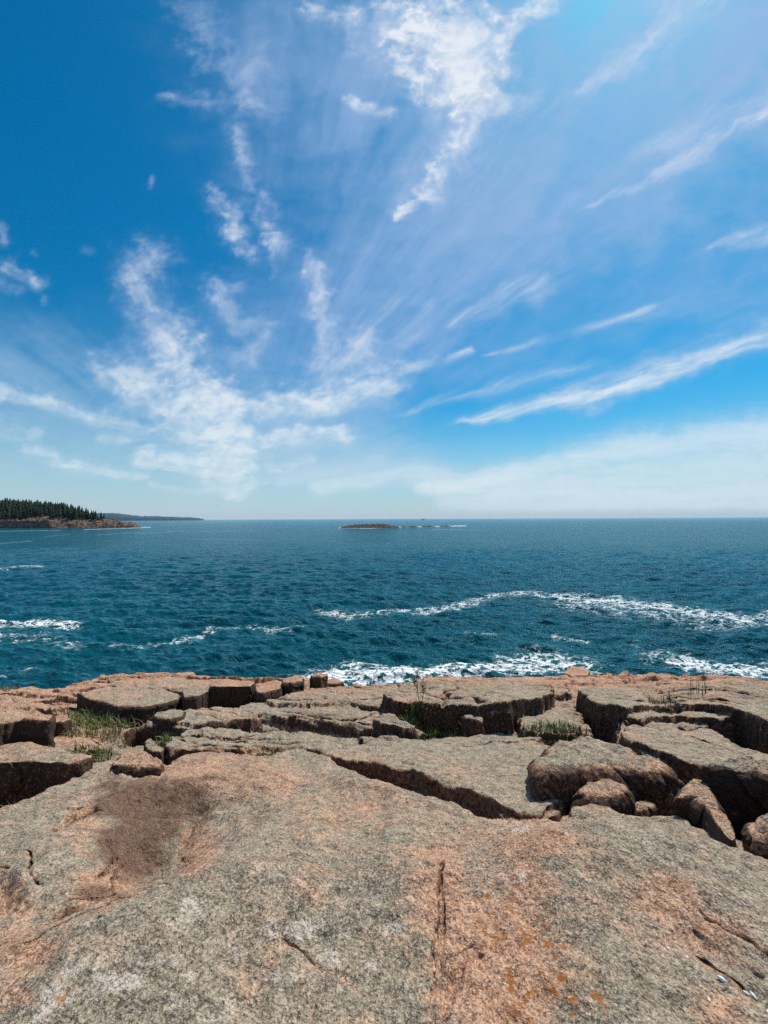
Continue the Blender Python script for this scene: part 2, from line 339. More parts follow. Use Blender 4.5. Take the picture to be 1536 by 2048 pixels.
def build_clouds():
    R = 90000.0
    # directions: fine in front, coarse to the sides and behind
    X = np.concatenate([np.linspace(-1.12, 1.12, 720)]); Vv = np.concatenate([np.linspace(0.004, 0.25, 190)[:-1], np.linspace(0.25, 1.42, 400)])
    VV, XX = np.meshgrid(Vv, X, indexing='ij')
    cov, br = cloud_cover(768 + F * XX, 1037.2 - F * VV)
    edge = sstep(1.12 - np.abs(XX), 0.0, 0.05) * sstep(1.42 - VV, 0.0, 0.06) * sstep(VV, 0.004, 0.03)
    d = np.stack([XX, np.ones_like(XX), VV], -1); d /= np.linalg.norm(d, axis=-1, keepdims=True)
    m, T, b = new_mat('cirrus'); T.n.clear()
    out = T.new('ShaderNodeOutputMaterial'); mx = T.new('ShaderNodeMixShader'); tr = T.new('ShaderNodeBsdfTransparent'); em = T.new('ShaderNodeEmission')
    cv = T.new('ShaderNodeAttribute', attribute_name='cover').outputs['Fac']; wh = T.new('ShaderNodeAttribute', attribute_name='white').outputs['Fac']
    hi = T.ss(T.m('DIVIDE', T.sep(T.new('ShaderNodeNewGeometry').outputs['Position'])[2], R), 0.08, 0.5)
    T.l.new(T.mix(T.ss(wh, 0.0, 0.8), T.mix(hi, (0.46, 0.64, 0.78), (0.34, 0.50, 0.78)), T.mix(hi, (0.71, 0.82, 0.88), (0.80, 0.85, 0.92))), em.inputs['Color']); em.inputs['Strength'].default_value = 1.0
    T.l.new(cv, mx.inputs[0]); T.l.new(tr.outputs[0], mx.inputs[1]); T.l.new(em.outputs[0], mx.inputs[2]); T.l.new(mx.outputs[0], out.inputs[0])
    m.cycles.emission_sampling = 'NONE'
    o = raw_mesh('sky_clouds', (d * R).reshape(-1, 3) + np.array([0, 0, EYE]), grid_faces(*XX.shape), m, attrs={'cover': (cov * edge).ravel(), 'white': br.ravel()})
    tag(o, kind='structure')
    # unseen glowing cloud added to the sides and behind to fill the shadows
    az = np.linspace(rad(48), rad(312), 140); el = np.concatenate([np.radians(np.linspace(1, 72, 60))])
    EL, AZ = np.meshgrid(el, az, indexing='ij')
    d = np.stack([np.sin(AZ) * np.cos(EL), np.cos(AZ) * np.cos(EL), np.sin(EL)], -1)
    cv = np.clip(0.22 + 0.5 * fbm(d[..., 0] * 3, d[..., 1] * 3, d[..., 2] * 5, oct=5), 0.05, 0.9) * sstep(EL, rad(1), rad(6)) * sstep(rad(72) - EL, 0, rad(12)) * sstep(AZ, rad(48), rad(62)) * sstep(rad(312) - AZ, 0, rad(14))
    fill_clouds = raw_mesh('sky_clouds', (d * R * 1.02).reshape(-1, 3) + np.array([0, 0, EYE]), grid_faces(*AZ.shape), m, attrs={'cover': cv.ravel(), 'white': cv.ravel()})
    tag(fill_clouds, kind='structure')
build_clouds()
# ------------------------------------------------------------------ the ledge: shape functions
_pY = np.array([0.0, 0.6, 1.25, 1.7, 2.3, 3.2, 4.3, 5.6, 7.0, 8.8, 10.6, 12.5, 16, 20, 30])
_pD = np.array([1.50, 1.56, 1.66, 1.77, 1.97, 2.26, 2.58, 2.93, 3.28, 3.74, 4.19, 4.66, 5.55, 6.6, 9.2])
_Yt = np.linspace(0, 30, 6001); _Dt = np.interp(_Yt, _pY, _pD)
_k = np.hanning(161); _k /= _k.sum()
_Dt = np.convolve(np.pad(_Dt, 80, mode='reflect', reflect_type='odd'), _k, 'valid')
def T0(Y): return np.interp(Y, _Yt, _Dt)

def ray(px, py):
    px = np.asarray(px, float); py = np.asarray(py, float)
    return (px - 768) / F, (py - 1037.2 - (px - 768) * ROLL) / F

def ground(px, py, lift=0.0):
    """point of the (lifted) mean ledge surface seen at a photo pixel"""
    X, t = ray(px, py)
    out = []
    for Xi, ti in zip(np.atleast_1d(X), np.atleast_1d(t)):
        f = _Dt - lift - ti * _Yt
        k = np.argmax(f < 0)
        if f[k] >= 0: k = len(f) - 1
        Y = _Yt[k - 1] + (_Yt[k] - _Yt[k - 1]) * f[k - 1] / (f[k - 1] - f[k] + 1e-9) if k > 0 else 0.0
        out.append((Xi * Y, Y))
    return np.array(out)

EDGE = [(-900, 1380), (-200, 1368), (0, 1362), (60, 1357), (110, 1362), (150, 1351), (200, 1340), (250, 1333), (330, 1330), (370, 1331), (400, 1338), (450, 1342),
        (530, 1345), (620, 1346), (655, 1356), (690, 1362), (770, 1362), (825, 1356), (850, 1347), (900, 1348), (960, 1352), (1020, 1351),
        (1080, 1350), (1130, 1345), (1160, 1342), (1180, 1345), (1250, 1344), (1330, 1343), (1400, 1347), (1450, 1352), (1500, 1356), (1536, 1360), (2400, 1395)]
_eX, _et = ray([p[0] for p in EDGE], [p[1] for p in EDGE])
_eY = ground([p[0] for p in EDGE], [p[1] for p in EDGE], 0.05)[:, 1]

def poly_sd(x, y, P):
    """signed distance to a polygon, positive inside (float32 arrays)"""
    d2 = np.full(x.shape, 1e9, np.float32); ins = np.zeros(x.shape, bool)
    n = len(P)
    for i in range(n):
        ax, ay = P[i]; bx, by = P[(i + 1) % n]
        ex, ey = bx - ax, by - ay; wx, wy = x - ax, y - ay
        t = np.clip((wx * ex + wy * ey) / (ex * ex + ey * ey + 1e-12), 0, 1)
        d2 = np.minimum(d2, (wx - ex * t) ** 2 + (wy - ey * t) ** 2)
        if ay != by:
            c = ((ay <= y) != (by <= y)) & (x < ax + (y - ay) / (by - ay) * ex)
            ins ^= c
    d = np.sqrt(d2)
    return np.where(ins, d, -d)

def line_d(x, y, P, want_t=False):
    d2 = np.full(x.shape, 1e9, np.float32); tt = np.zeros(x.shape, np.float32); n = len(P) - 1
    for i in range(n):
        ax, ay = P[i]; bx, by = P[i + 1]
        ex, ey = bx - ax, by - ay; wx, wy = x - ax, y - ay
        t = np.clip((wx * ex + wy * ey) / (ex * ex + ey * ey + 1e-12), 0, 1)
        q = (wx - ex * t) ** 2 + (wy - ey * t) ** 2; u = q < d2
        d2 = np.where(u, q, d2); tt = np.where(u, (i + t) / n, tt)
    return (np.sqrt(d2), tt) if want_t else np.sqrt(d2)

# raised slabs of the ledge: (outline in photo pixels on its own top, lift, rounding, steepness)
SLABS = [
    # foreground slab
    ([(-1500, 2900), (-1500, 1700), (-300, 1650), (0, 1606), (80, 1572), (140, 1545), (180, 1532), (215, 1524), (262, 1499), (293, 1497), (322, 1520), (332, 1520), (360, 1498),
      (420, 1499), (512, 1505), (590, 1500), (640, 1511), (692, 1531), (725, 1549), (795, 1576), (845, 1591), (925, 1618), (962, 1631), (1024, 1646),
      (1075, 1649), (1110, 1638), (1138, 1621), (1185, 1616), (1237, 1633), (1317, 1631), (1357, 1635), (1390, 1660), (1434, 1678), (1471, 1691), (1536, 1680), (3000, 1800), (3000, 2900)],
     0.22, 0.05, 4.0),
    # nearer sheet of the foreground, its far edge a low worn step
    ([(-1500, 2900), (-1500, 1960), (-100, 1900), (110, 1822), (200, 1782), (260, 1760), (370, 1748), (500, 1738), (640, 1727), (760, 1722), (870, 1712), (960, 1704), (1060, 1690), (1130, 1664), (1180, 1650), (1300, 1672), (1400, 1700), (1536, 1730), (3000, 1900), (3000, 2900)],
     0.275, 0.16, 0.9),
    # long flat slab behind the diagonal cleft
    ([(300, 1476), (330, 1466), (370, 1452), (430, 1447), (500, 1456), (640, 1470), (780, 1468), (860, 1468), (960, 1462), (1040, 1475), (1080, 1482), (1120, 1500), (1140, 1540), (1140, 1600),
      (1100, 1636), (1024, 1628), (995, 1616), (942, 1593), (872, 1567), (812, 1547), (745, 1530), (692, 1520), (638, 1501), (570, 1492), (480, 1494), (400, 1491), (330, 1488)],
     0.15, 0.05, 3.0),
    # middle tier with the thin dark crack at its foot
    ([(380, 1440), (440, 1415), (520, 1395), (650, 1385), (760, 1392), (800, 1420), (850, 1452), (780, 1458), (700, 1449), (640, 1440), (580, 1428), (520, 1424), (450, 1430)],
     0.13, 0.04, 2.5),
    ([(520, 1398), (600, 1380), (640, 1372), (760, 1366), (800, 1372), (815, 1390), (790, 1410), (760, 1418), (700, 1412), (640, 1414), (600, 1408)], 0.19, 0.04, 2.5),
    ([(760, 1392), (780, 1376), (830, 1366), (1000, 1362), (1100, 1372), (1110, 1390), (1034, 1407), (1022, 1410), (990, 1409), (950, 1412), (935, 1406), (900, 1405), (850, 1404), (785, 1403)],
     0.37, 0.04, 8.0),
    ([(915, 1424), (930, 1416), (950, 1414), (962, 1418), (968, 1432), (960, 1440), (925, 1440)], 0.22, 0.05, 6.0),
    ([(740, 1430), (770, 1418), (790, 1420), (810, 1434), (835, 1446), (800, 1452), (760, 1446)], 0.22, 0.05, 3.0),
    # right of it, the grey shelf in front of the angular block
    ([(1040, 1410), (1090, 1400), (1140, 1405), (1180, 1450), (1180, 1470), (1120, 1470), (1050, 1468), (1036, 1440)], 0.16, 0.06, 4.0),
    # big outcrop, right
    ([(1150, 1382), (1230, 1368), (1330, 1364), (1450, 1368), (1560, 1380), (2000, 1400), (3400, 1440), (3400, 1530), (2000, 1490), (1560, 1450), (1480, 1425), (1400, 1410), (1300, 1408), (1246, 1418), (1205, 1408), (1170, 1396)],
     0.40, 0.05, 7.0),
    ([(1228, 1436), (1246, 1416), (1300, 1410), (1400, 1413), (1470, 1430), (1520, 1440), (1420, 1440), (1330, 1434), (1270, 1440), (1240, 1460)], 0.31, 0.05, 5.0),
    ([(1244, 1462), (1262, 1446), (1330, 1434), (1400, 1440), (1460, 1480), (1560, 1510), (1900, 1560), (3400, 1700), (3400, 1800), (2100, 1640), (1700, 1585), (1536, 1556), (1440, 1532), (1392, 1530), (1300, 1510), (1250, 1485)], 0.24, 0.06, 3.0),
    # left shelves
    ([(-500, 1400), (0, 1378), (60, 1392), (115, 1405), (110, 1414), (0, 1412), (-500, 1450)], 0.18, 0.07, 4.0),
    ([(40, 1462), (120, 1440), (160, 1445), (200, 1475), (215, 1490), (150, 1500), (70, 1490)], 0.05, 0.06, 4.0),
    ([(270, 1445), (330, 1428), (400, 1412), (470, 1412), (520, 1425), (440, 1440), (372, 1446), (330, 1444)], 0.18, 0.04, 5.0),
    ([(170, 1370), (260, 1352), (400, 1352), (500, 1356), (480, 1372), (420, 1380), (300, 1372)], 0.16, 0.07, 4.0),
    ([(840, 1374), (900, 1366), (1000, 1362), (1130, 1366), (1140, 1384), (1060, 1388), (960, 1380)], 0.08, 0.05, 4.0),
]
# hollows (outline, depth below the mean surface)
HOLLOWS = [
    ([(255, 1455), (290, 1440), (372, 1440), (368, 1452), (300, 1478), (262, 1480)], 0.50),
    ([(110, 1400), (180, 1390), (260, 1425), (260, 1470), (190, 1465), (150, 1450)], 0.02),
    ([(1150, 1440), (1240, 1445), (1245, 1490), (1190, 1490)], 0.20),
    ([(1120, 1600), (1200, 1560), (1340, 1540), (1440, 1580), (1536, 1660), (1536, 1690), (1440, 1680), (1380, 1650), (1250, 1625), (1130, 1635)], 0.35),
    ([(-100, 1560), (0, 1556), (110, 1548), (110, 1566), (0, 1600), (-100, 1610)], 0.25),
    ([(1380, 1420), (1480, 1435), (1520, 1470), (1450, 1470)], 0.05),
]
# hollows worn into the near slab (outline, lift, depth, softness)
WORN = [
    ([(192, 1610), (230, 1580), (300, 1565), (400, 1562), (440, 1590), (400, 1640), (385, 1700), (368, 1742), (330, 1752), (230, 1748), (198, 1726), (205, 1660)], 0.22, 0.075, 0.17),
    ([(236, 1640), (300, 1625), (330, 1640), (325, 1745), (240, 1742)], 0.22, 0.025, 0.07),
    ([(110, 1800), (190, 1766), (240, 1752), (235, 1772), (170, 1800), (130, 1815)], 0.22, 0.05, 0.03),
    ([(-200, 1760), (-20, 1735), (45, 1740), (50, 1775), (20, 1800), (-200, 1850)], 0.22, 0.035, 0.06),
    ([(-100, 1890), (20, 1862), (80, 1858), (60, 1880), (0, 1920), (-100, 1960)], 0.26, 0.04, 0.03),
    ([(90, 1640), (130, 1605), (190, 1594), (200, 1604), (150, 1618), (120, 1640)], 0.22, 0.035, 0.03),
    ([(880, 1960), (900, 1935), (960, 1905), (975, 1915), (930, 1950), (900, 2060), (880, 2080)], 0.27, 0.03, 0.03),
    ([(1390, 1890), (1536, 1950), (1700, 2030), (1700, 2060), (1500, 1975), (1400, 1915)], 0.27, 0.014, 0.03),
    ([(870, 1715), (890, 1716), (893, 1850), (880, 2100), (862, 2100), (876, 1850)], 0.27, 0.022, 0.02),
    ([(640, 1560), (780, 1585), (800, 1640), (760, 1700), (660, 1690), (620, 1620)], 0.22, 0.03, 0.10),
]
# cracks: (polyline in photo pixels, lift of the surface they lie on, width, depth)
CRACKS = [
    ([(865, 1715), (880, 1760), (876, 1850), (868, 1950), (872, 2080)], 0.22, 0.016, 0.035),
    ([(885, 1965), (915, 1930), (965, 1910)], 0.22, 0.016, 0.03),
    ([(0, 1684), (50, 1705), (75, 1745), (85, 1755)], 0.22, 0.018, 0.06),
    ([(-40, 1725), (0, 1730), (40, 1733)], 0.22, 0.02, 0.05),
    ([(0, 1975), (60, 1938), (160, 1890), (240, 1866), (285, 1872)], 0.22, 0.014, 0.035),
    ([(205, 1640), (212, 1700), (206, 1730)], 0.22, 0.016, 0.05),
    ([(232, 1655), (235, 1740)], 0.22, 0.014, 0.045),
    ([(300, 1640), (322, 1700), (330, 1745)], 0.22, 0.016, 0.05),
    ([(330, 1640), (370, 1670), (400, 1680)], 0.22, 0.012, 0.03),
    ([(115, 1790), (160, 1770), (190, 1760), (230, 1745)], 0.22, 0.02, 0.05),
    ([(100, 1635), (120, 1630), (145, 1600), (190, 1590)], 0.22, 0.015, 0.04),
    ([(40, 1590), (100, 1602), (190, 1600)], 0.22, 0.012, 0.03),
    ([(330, 1532), (420, 1535), (560, 1520), (700, 1562), (800, 1580)], 0.22, 0.012, 0.02),
    ([(806, 1590), (808, 1620), (803, 1650)], 0.22, 0.010, 0.02),
    ([(520, 1890), (600, 1930), (680, 1975), (720, 2020)], 0.22, 0.012, 0.02),
    ([(1380, 1950), (1440, 1985), (1500, 2030)], 0.22, 0.018, 0.035),
    ([(1390, 1880), (1460, 1915), (1560, 1965)], 0.22, 0.02, 0.04),
    ([(1310, 1705), (1325, 1715), (1350, 1722)], 0.22, 0.016, 0.06),
    ([(640, 1730), (760, 1712), (870, 1715), (1000, 1700), (1100, 1680)], 0.22, 0.02, 0.02),
    ([(340, 1480), (430, 1470), (520, 1478), (640, 1488)], 0.15, 0.014, 0.035),
    ([(380, 1458), (480, 1470), (600, 1478)], 0.15, 0.012, 0.03),
    ([(715, 1470), (722, 1483), (745, 1487)], 0.15, 0.02, 0.06),
    ([(815, 1468), (860, 1476), (910, 1486)], 0.15, 0.02, 0.05),
    ([(880, 1490), (980, 1482), (1060, 1490)], 0.15, 0.014, 0.03),
    ([(330, 1487), (440, 1482), (560, 1490), (640, 1500)], 0.15, 0.014, 0.04),
    ([(640, 1476), (760, 1492), (880, 1520), (1000, 1560), (1080, 1600)], 0.15, 0.012, 0.03),
    ([(760, 1520), (860, 1546), (960, 1580), (1060, 1612)], 0.15, 0.012, 0.03),
    ([(900, 1500), (1000, 1520), (1060, 1545)], 0.15, 0.010, 0.03),
    ([(540, 1408), (620, 1420), (700, 1432), (790, 1440)], 0.18, 0.018, 0.06),
    ([(440, 1424), (540, 1432), (640, 1446), (720, 1456)], 0.18, 0.016, 0.05),
    ([(1020, 1372), (1080, 1378), (1150, 1378)], 0.06, 0.02, 0.07), ([(1040, 1386), (1090, 1392), (1140, 1390)], 0.06, 0.02, 0.07), ([(900, 1364), (980, 1368), (1060, 1366), (1150, 1368)], 0.06, 0.02, 0.06),
    ([(200, 1358), (280, 1350), (380, 1346), (480, 1352)], 0.06, 0.02, 0.06), ([(420, 1352), (520, 1354), (600, 1350)], 0.06, 0.018, 0.05), ([(20, 1385), (90, 1376), (150, 1366)], 0.06, 0.02, 0.06),
    ([(1250, 1380), (1340, 1376), (1440, 1384), (1536, 1396)], 0.44, 0.02, 0.06), ([(1400, 1378), (1480, 1388), (1560, 1402)], 0.44, 0.02, 0.06), ([(1280, 1452), (1380, 1456), (1480, 1490)], 0.32, 0.014, 0.04),
    ([(560, 1400), (640, 1412), (700, 1416), (780, 1405)], 0.26, 0.02, 0.06),
    ([(640, 1380), (760, 1374), (900, 1390), (1030, 1398)], 0.37, 0.02, 0.05),
    ([(830, 1384), (900, 1392), (960, 1391)], 0.37, 0.02, 0.05),
    ([(1170, 1390), (1290, 1392), (1400, 1392), (1500, 1412)], 0.44, 0.025, 0.07),
    ([(1290, 1400), (1360, 1385), (1440, 1395), (1536, 1408)], 0.44, 0.022, 0.06),
    ([(1350, 1425), (1370, 1432), (1440, 1425)], 0.38, 0.02, 0.06),
    ([(1240, 1480), (1275, 1515), (1295, 1520)], 0.32, 0.018, 0.06),
    ([(1300, 1470), (1400, 1475), (1536, 1530)], 0.32, 0.014, 0.03),
]
WORN_W = [(ground([p[0] for p in w[0]], [p[1] for p in w[0]], w[1]), w[2], w[3]) for w in WORN]
CRACKS_W = [(ground([p[0] for p in c[0]], [p[1] for p in c[0]], c[1]), c[2], c[3]) for c in CRACKS]
SLABS_W = [(ground([p[0] for p in s[0]], [p[1] for p in s[0]], s[1]), s[1], s[2], s[3]) for s in SLABS]
HOLLOWS_W = [(ground([p[0] for p in s[0]], [p[1] for p in s[0]], 0.0), s[1]) for s in HOLLOWS]
# broad swellings of the foreground: (px, py, lift, radius x, radius y, height)
SWELLS = [(310, 1640, 0.22, 0.55, 0.42, -0.13), (270, 1700, 0.3, 0.25, 0.22, -0.06), (100, 1660, 0.3, 0.35, 0.3, 0.07), (560, 1620, 0.3, 0.7, 0.5, 0.03), (1180, 1690, 0.3, 0.5, 0.25, 0.09),
          (1420, 1760, 0.3, 0.5, 0.4, 0.05), (700, 1760, 0.3, 0.9, 0.25, 0.04), (1010, 1930, 0.3, 0.2, 0.5, -0.035), (300, 1900, 0.3, 0.5, 0.35, 0.06), (60, 1800, 0.3, 0.3, 0.2, -0.06),
          (1150, 1520, 0.2, 0.6, 0.5, 0.03), (850, 1530, 0.2, 0.7, 0.5, 0.03)]
SWELLS_W = [(ground(s[0], s[1], s[2])[0], s[3], s[4], s[5]) for s in SWELLS]

def base_drop(x, y):
    Yv = np.maximum(y, 0.0)
    Xa = x / np.maximum(y, 0.8)
    ye = np.interp(Xa, _eX, _eY) + 0.25 * fbm(x * 1.3, y * 0.2 + 3, oct=2)
    u = np.maximum(y - ye, 0)
    return T0(Yv) + 1.35 * (np.sqrt(u * u + 0.12) - math.sqrt(0.12))

def ledge_height(x, y, detail=True):
    """height of the rock above the sea"""
    x = x.astype(np.float32); y = y.astype(np.float32)
    base = base_drop(x, y).astype(np.float32)
    wx = 0.07 * fbm(x * 1.6, y * 1.6, oct=3) + 0.02 * pnoise(x * 9, y * 9); wy = 0.07 * fbm(x * 1.6 + 40, y * 1.6, oct=3) + 0.02 * pnoise(x * 9 + 31, y * 9)
    sc = np.clip(y / 6.0, 0.45, 1.0)
    xq = x + wx * sc; yq = y + wy * sc
    xq = xq + 0.035 * fbm(x * 5.5, y * 5.5 + 8, oct=3) * sc; yq = yq + 0.035 * fbm(x * 5.5 + 60, y * 5.5, oct=3) * sc
    low = 0.05 * fbm(x * 0.7 + 5, y * 0.7, oct=3)
    off = np.zeros_like(x)                                        # lift above base
    # thin sheets of rock: each steps up away from the shore side
    for (sx, sy, per, amp, k, seed) in ((0.35, 1.0, 1.15, 0.16, 0.06, 0), (0.20, 1.0, 0.62, 0.08, 0.07, 50), (0.30, 1.0, 0.30, 0.035, 0.10, 90)):
        ph = (sx * x + sy * y + 0.9 * fbm(x * 0.45 + seed, y * 0.6, oct=3)) / per
        fr = ph - np.floor(ph)
        saw = np.where(fr < k, 1 - sstep(fr, 0, k), 0) * 1.0 + np.where(fr >= k, (fr - k) / (1 - k), 0)
        on = sstep(pnoise(x * 0.4 + seed, y * 0.9 + seed), -0.35, 0.25) * (0.25 * sstep(y, 2.6, 4.0) + 0.75 * sstep(y, 4.8, 6.8))
        off -= amp * saw * on
    for P, dep in HOLLOWS_W:
        s = poly_sd(xq, yq, P)
        off = np.minimum(off, np.where(s > -0.12, -dep * sstep(s, -0.12, 0.12), 9))
    for i, (P, lift, r, st) in enumerate(SLABS_W):
        x0, y0 = P.min(0) - 0.6; x1, y1 = P.max(0) + 0.6
        k = (x > x0) & (x < x1) & (y > y0) & (y < y1)
        if not k.any(): continue
        s = poly_sd(xq[k], yq[k], P)
        q = np.clip(1 - s / r, 0, 1)
        h = lift - r * 0.8 * (1 - np.sqrt(np.maximum(1 - q * q, 0))) - np.maximum(-s, 0) * st
        h = h + 0.03 * pnoise(x[k] * 1.1 + i * 9, y[k] * 1.1)
        # broken second and third steps along the rim
        bs = 0.3 if st >= 7 else 1.0
        b1 = bs * 0.20 * sc[k] * (pnoise(x[k] * 1.3 + i * 7, y[k] * 1.3) + 0.25); b2 = bs * 0.11 * sc[k] * (pnoise(x[k] * 2.6 + i * 3, y[k] * 2.6 + 9) + 0.3)
        h = h - 0.30 * lift * sstep(b1 - s, 0, 0.025) - 0.25 * lift * sstep(b2 - s, 0, 0.02)
        a = off[k]
        off[k] = np.maximum(a, h)
    for P, dep, sf in WORN_W:
        x0, y0 = P.min(0) - 0.3; x1, y1 = P.max(0) + 0.3
        k = (x > x0) & (x < x1) & (y > y0) & (y < y1)
        if k.any(): off[k] -= dep * sstep(poly_sd(xq[k], yq[k], P), -0.25 * sf, sf)
    for (c, rx, ry, hh) in SWELLS_W:
        off += hh * np.exp(-(((x - c[0]) / rx) ** 2 + ((y - c[1]) / ry) ** 2))
    for P, w, dpt in CRACKS_W:
        if P[:, 1].min() < 3.2: w, dpt = w * 0.55, dpt * 0.42
        else: w, dpt = w * 2.0, dpt * 1.5
        x0, y0 = P.min(0) - 0.3; x1, y1 = P.max(0) + 0.3
        k = (x > x0) & (x < x1) & (y > y0) & (y < y1)
        if not k.any(): continue
        s, tt = line_d(x[k] + 0.5 * wx[k] + 0.012 * pnoise(x[k] * 21, y[k] * 21), y[k] + 0.5 * wy[k] + 0.012 * pnoise(x[k] * 21 + 9, y[k] * 21), P, True)
        tap = sstep(tt, 0, 0.3) * sstep(1 - tt, 0, 0.3) + 0.06
        wv = 0.62 * w * (0.45 + 0.6 * np.clip(0.6 + pnoise(x[k] * 4, y[k] * 4), 0.1, 1.4))
        wv = wv * (0.3 + 0.7 * tap); dpt = dpt * tap
        off[k] -= dpt * np.exp(-(s / wv) ** 2) + 0.22 * dpt * np.exp(-(s / (3 * w)) ** 2)
    hgt = EYE - base + off + low
    # random joints
    for (fx, fy, thr, dep, y0_, sd_) in ((0.30, 1.2, 0.016, 0.085, 3.0, 3), (0.5, 2.3, 0.022, 0.045, 3.0, 33), (1.5, 0.7, 0.022, 0.03, 4.4, 71), (0.6, 4.0, 0.03, 0.035, 4.4, 111)):
        uu = 0.91 * x - 0.41 * y; vv = 0.41 * x + 0.91 * y
        q = np.abs(pnoise(uu * fx + sd_ + 0.9 * wx, vv * fy + 1.3 * wy + sd_) + 0.10 * pnoise(uu * fx * 5, vv * fy * 3 + sd_))
        am = sstep(pnoise(x * 0.8 + 2 * sd_, y * 0.8), -0.25, 0.2) * sstep(y, y0_, y0_ + 1.2)
        hgt -= dep * am * (np.exp(-(q / thr) ** 2) + 0.35 * np.exp(-(q / (thr * 4)) ** 2))
    hgt += 0.028 * fbm(x * 2.2, y * 2.2, oct=3) + 0.012 * fbm(x * 9, y * 9, oct=3, gain=0.6)
    return hgt, off

def photo_px(x, y, z):
    Y = np.maximum(y, 0.05)
    px = 768 + F * x / Y
    return px, 1037.2 + F * (EYE - z) / Y + (px - 768) * ROLL

# colour of the stone, by place: (px, py, rx, ry, amount)
PINK = [(300, 1590, 190, 60, 0.35), (420, 1560, 200, 50, 0.5), (700, 1620, 120, 70, 0.35), (1000, 1960, 130, 150, 0.75), (880, 1800, 60, 120, 0.5), (1050, 1800, 60, 80, 0.5), (1350, 1800, 80, 60, 0.6),
        (1400, 1870, 90, 50, 0.55), (1070, 1680, 110, 40, 0.45), (40, 1890, 60, 40, 0.7), (20, 1800, 60, 40, 0.6), (200, 1760, 70, 40, 0.7), (180, 1640, 60, 60, 0.5), (390, 1690, 40, 60, 0.7), (160, 1470, 60, 30, 0.4),
        (560, 1370, 120, 14, 0.4), (1300, 1365, 200, 16, 0.4), (40, 1990, 40, 30, 0.4), (1440, 2020, 60, 40, 0.4), (1250, 1580, 120, 40, 0.45)]
BROWN = [(300, 1600, 150, 60, 0.95), (270, 1690, 95, 80, 1.0), (240, 1575, 130, 30, 0.6), (190, 1780, 70, 25, 0.7), (700, 1660, 80, 40, 0.35), (420, 1555, 120, 20, 0.45), (330, 1650, 60, 60, 0.7)]
WHITE = [(560, 1960, 40, 25, 0.6), (150, 1930, 50, 20, 0.55), (470, 1900, 26, 18, 0.6), (690, 1870, 20, 14, 0.6), (60, 2020, 50, 20, 0.7), (420, 2030, 40, 16, 0.6), (600, 1860, 50, 30, 0.81), (540, 1860, 25, 25, 0.68), (380, 1820, 30, 35, 0.94), (450, 1835, 30, 20, 0.54), (655, 1915, 26, 24, 0.81), (380, 1945, 22, 14, 0.94), (240, 1960, 70, 30, 0.88), (100, 1990, 40, 30, 0.94), (780, 1855, 26, 16, 0.81),
         (740, 1930, 18, 16, 0.81), (300, 1925, 50, 30, 0.68), (340, 2010, 60, 25, 0.68), (1040, 1760, 40, 20, 0.54), (1030, 1660, 40, 15, 0.68), (450, 2000, 30, 20, 0.68), (200, 1840, 60, 14, 0.54)]
ORANGE = [(1080, 1960, 90, 80, 1.0), (1150, 2020, 60, 40, 1.0), (990, 1800, 50, 40, 0.7), (960, 1850, 60, 40, 0.5), (1040, 1900, 60, 60, 0.8), (1090, 1550, 40, 20, 0.5), (950, 1372, 40, 8, 0.8), (120, 1990, 30, 20, 0.4)]
def blobs(px, py, L):
    s = np.zeros_like(px)
    for (a, b, rx, ry, k) in L: s = np.maximum(s, k * np.exp(-(((px - a) / rx) ** 2 + ((py - b) / ry) ** 2)))
    return s

def stone_attrs(x, y, z, nz):
    """tint (pink, brown, pale), crust and orange amounts for points of the rock"""
    px, py = photo_px(x, y, z)
    steep = sstep(1 - nz, 0.15, 0.6)
    pk = 0.30 + blobs(px, py, PINK) + 0.50 * sstep(y, 6.5, 9.6) + 0.25 * steep - 0.06 * (y < 5)
    pk = pk + 0.35 * sstep(-px, -330, 0) * sstep(y, 3.2, 4.5)
    br = blobs(px, py, BROWN); wh = 0.08 * (y < 3.5) + blobs(px, py, WHITE)
    crust = np.clip(0.10 + 0.20 * sstep(y, 2.8, 4.2) + 0.52 * steep - 0.3 * sstep(y, 7, 9.5), 0, 1)
    pk = pk + 0.22 * sstep(1 - nz, 0.03, 0.2)
    col = np.stack([pk, br, wh, np.ones_like(pk)], -1)
    return {'tint': col, 'crust': crust, 'steep': steep, 'orange': blobs(px, py, ORANGE)}

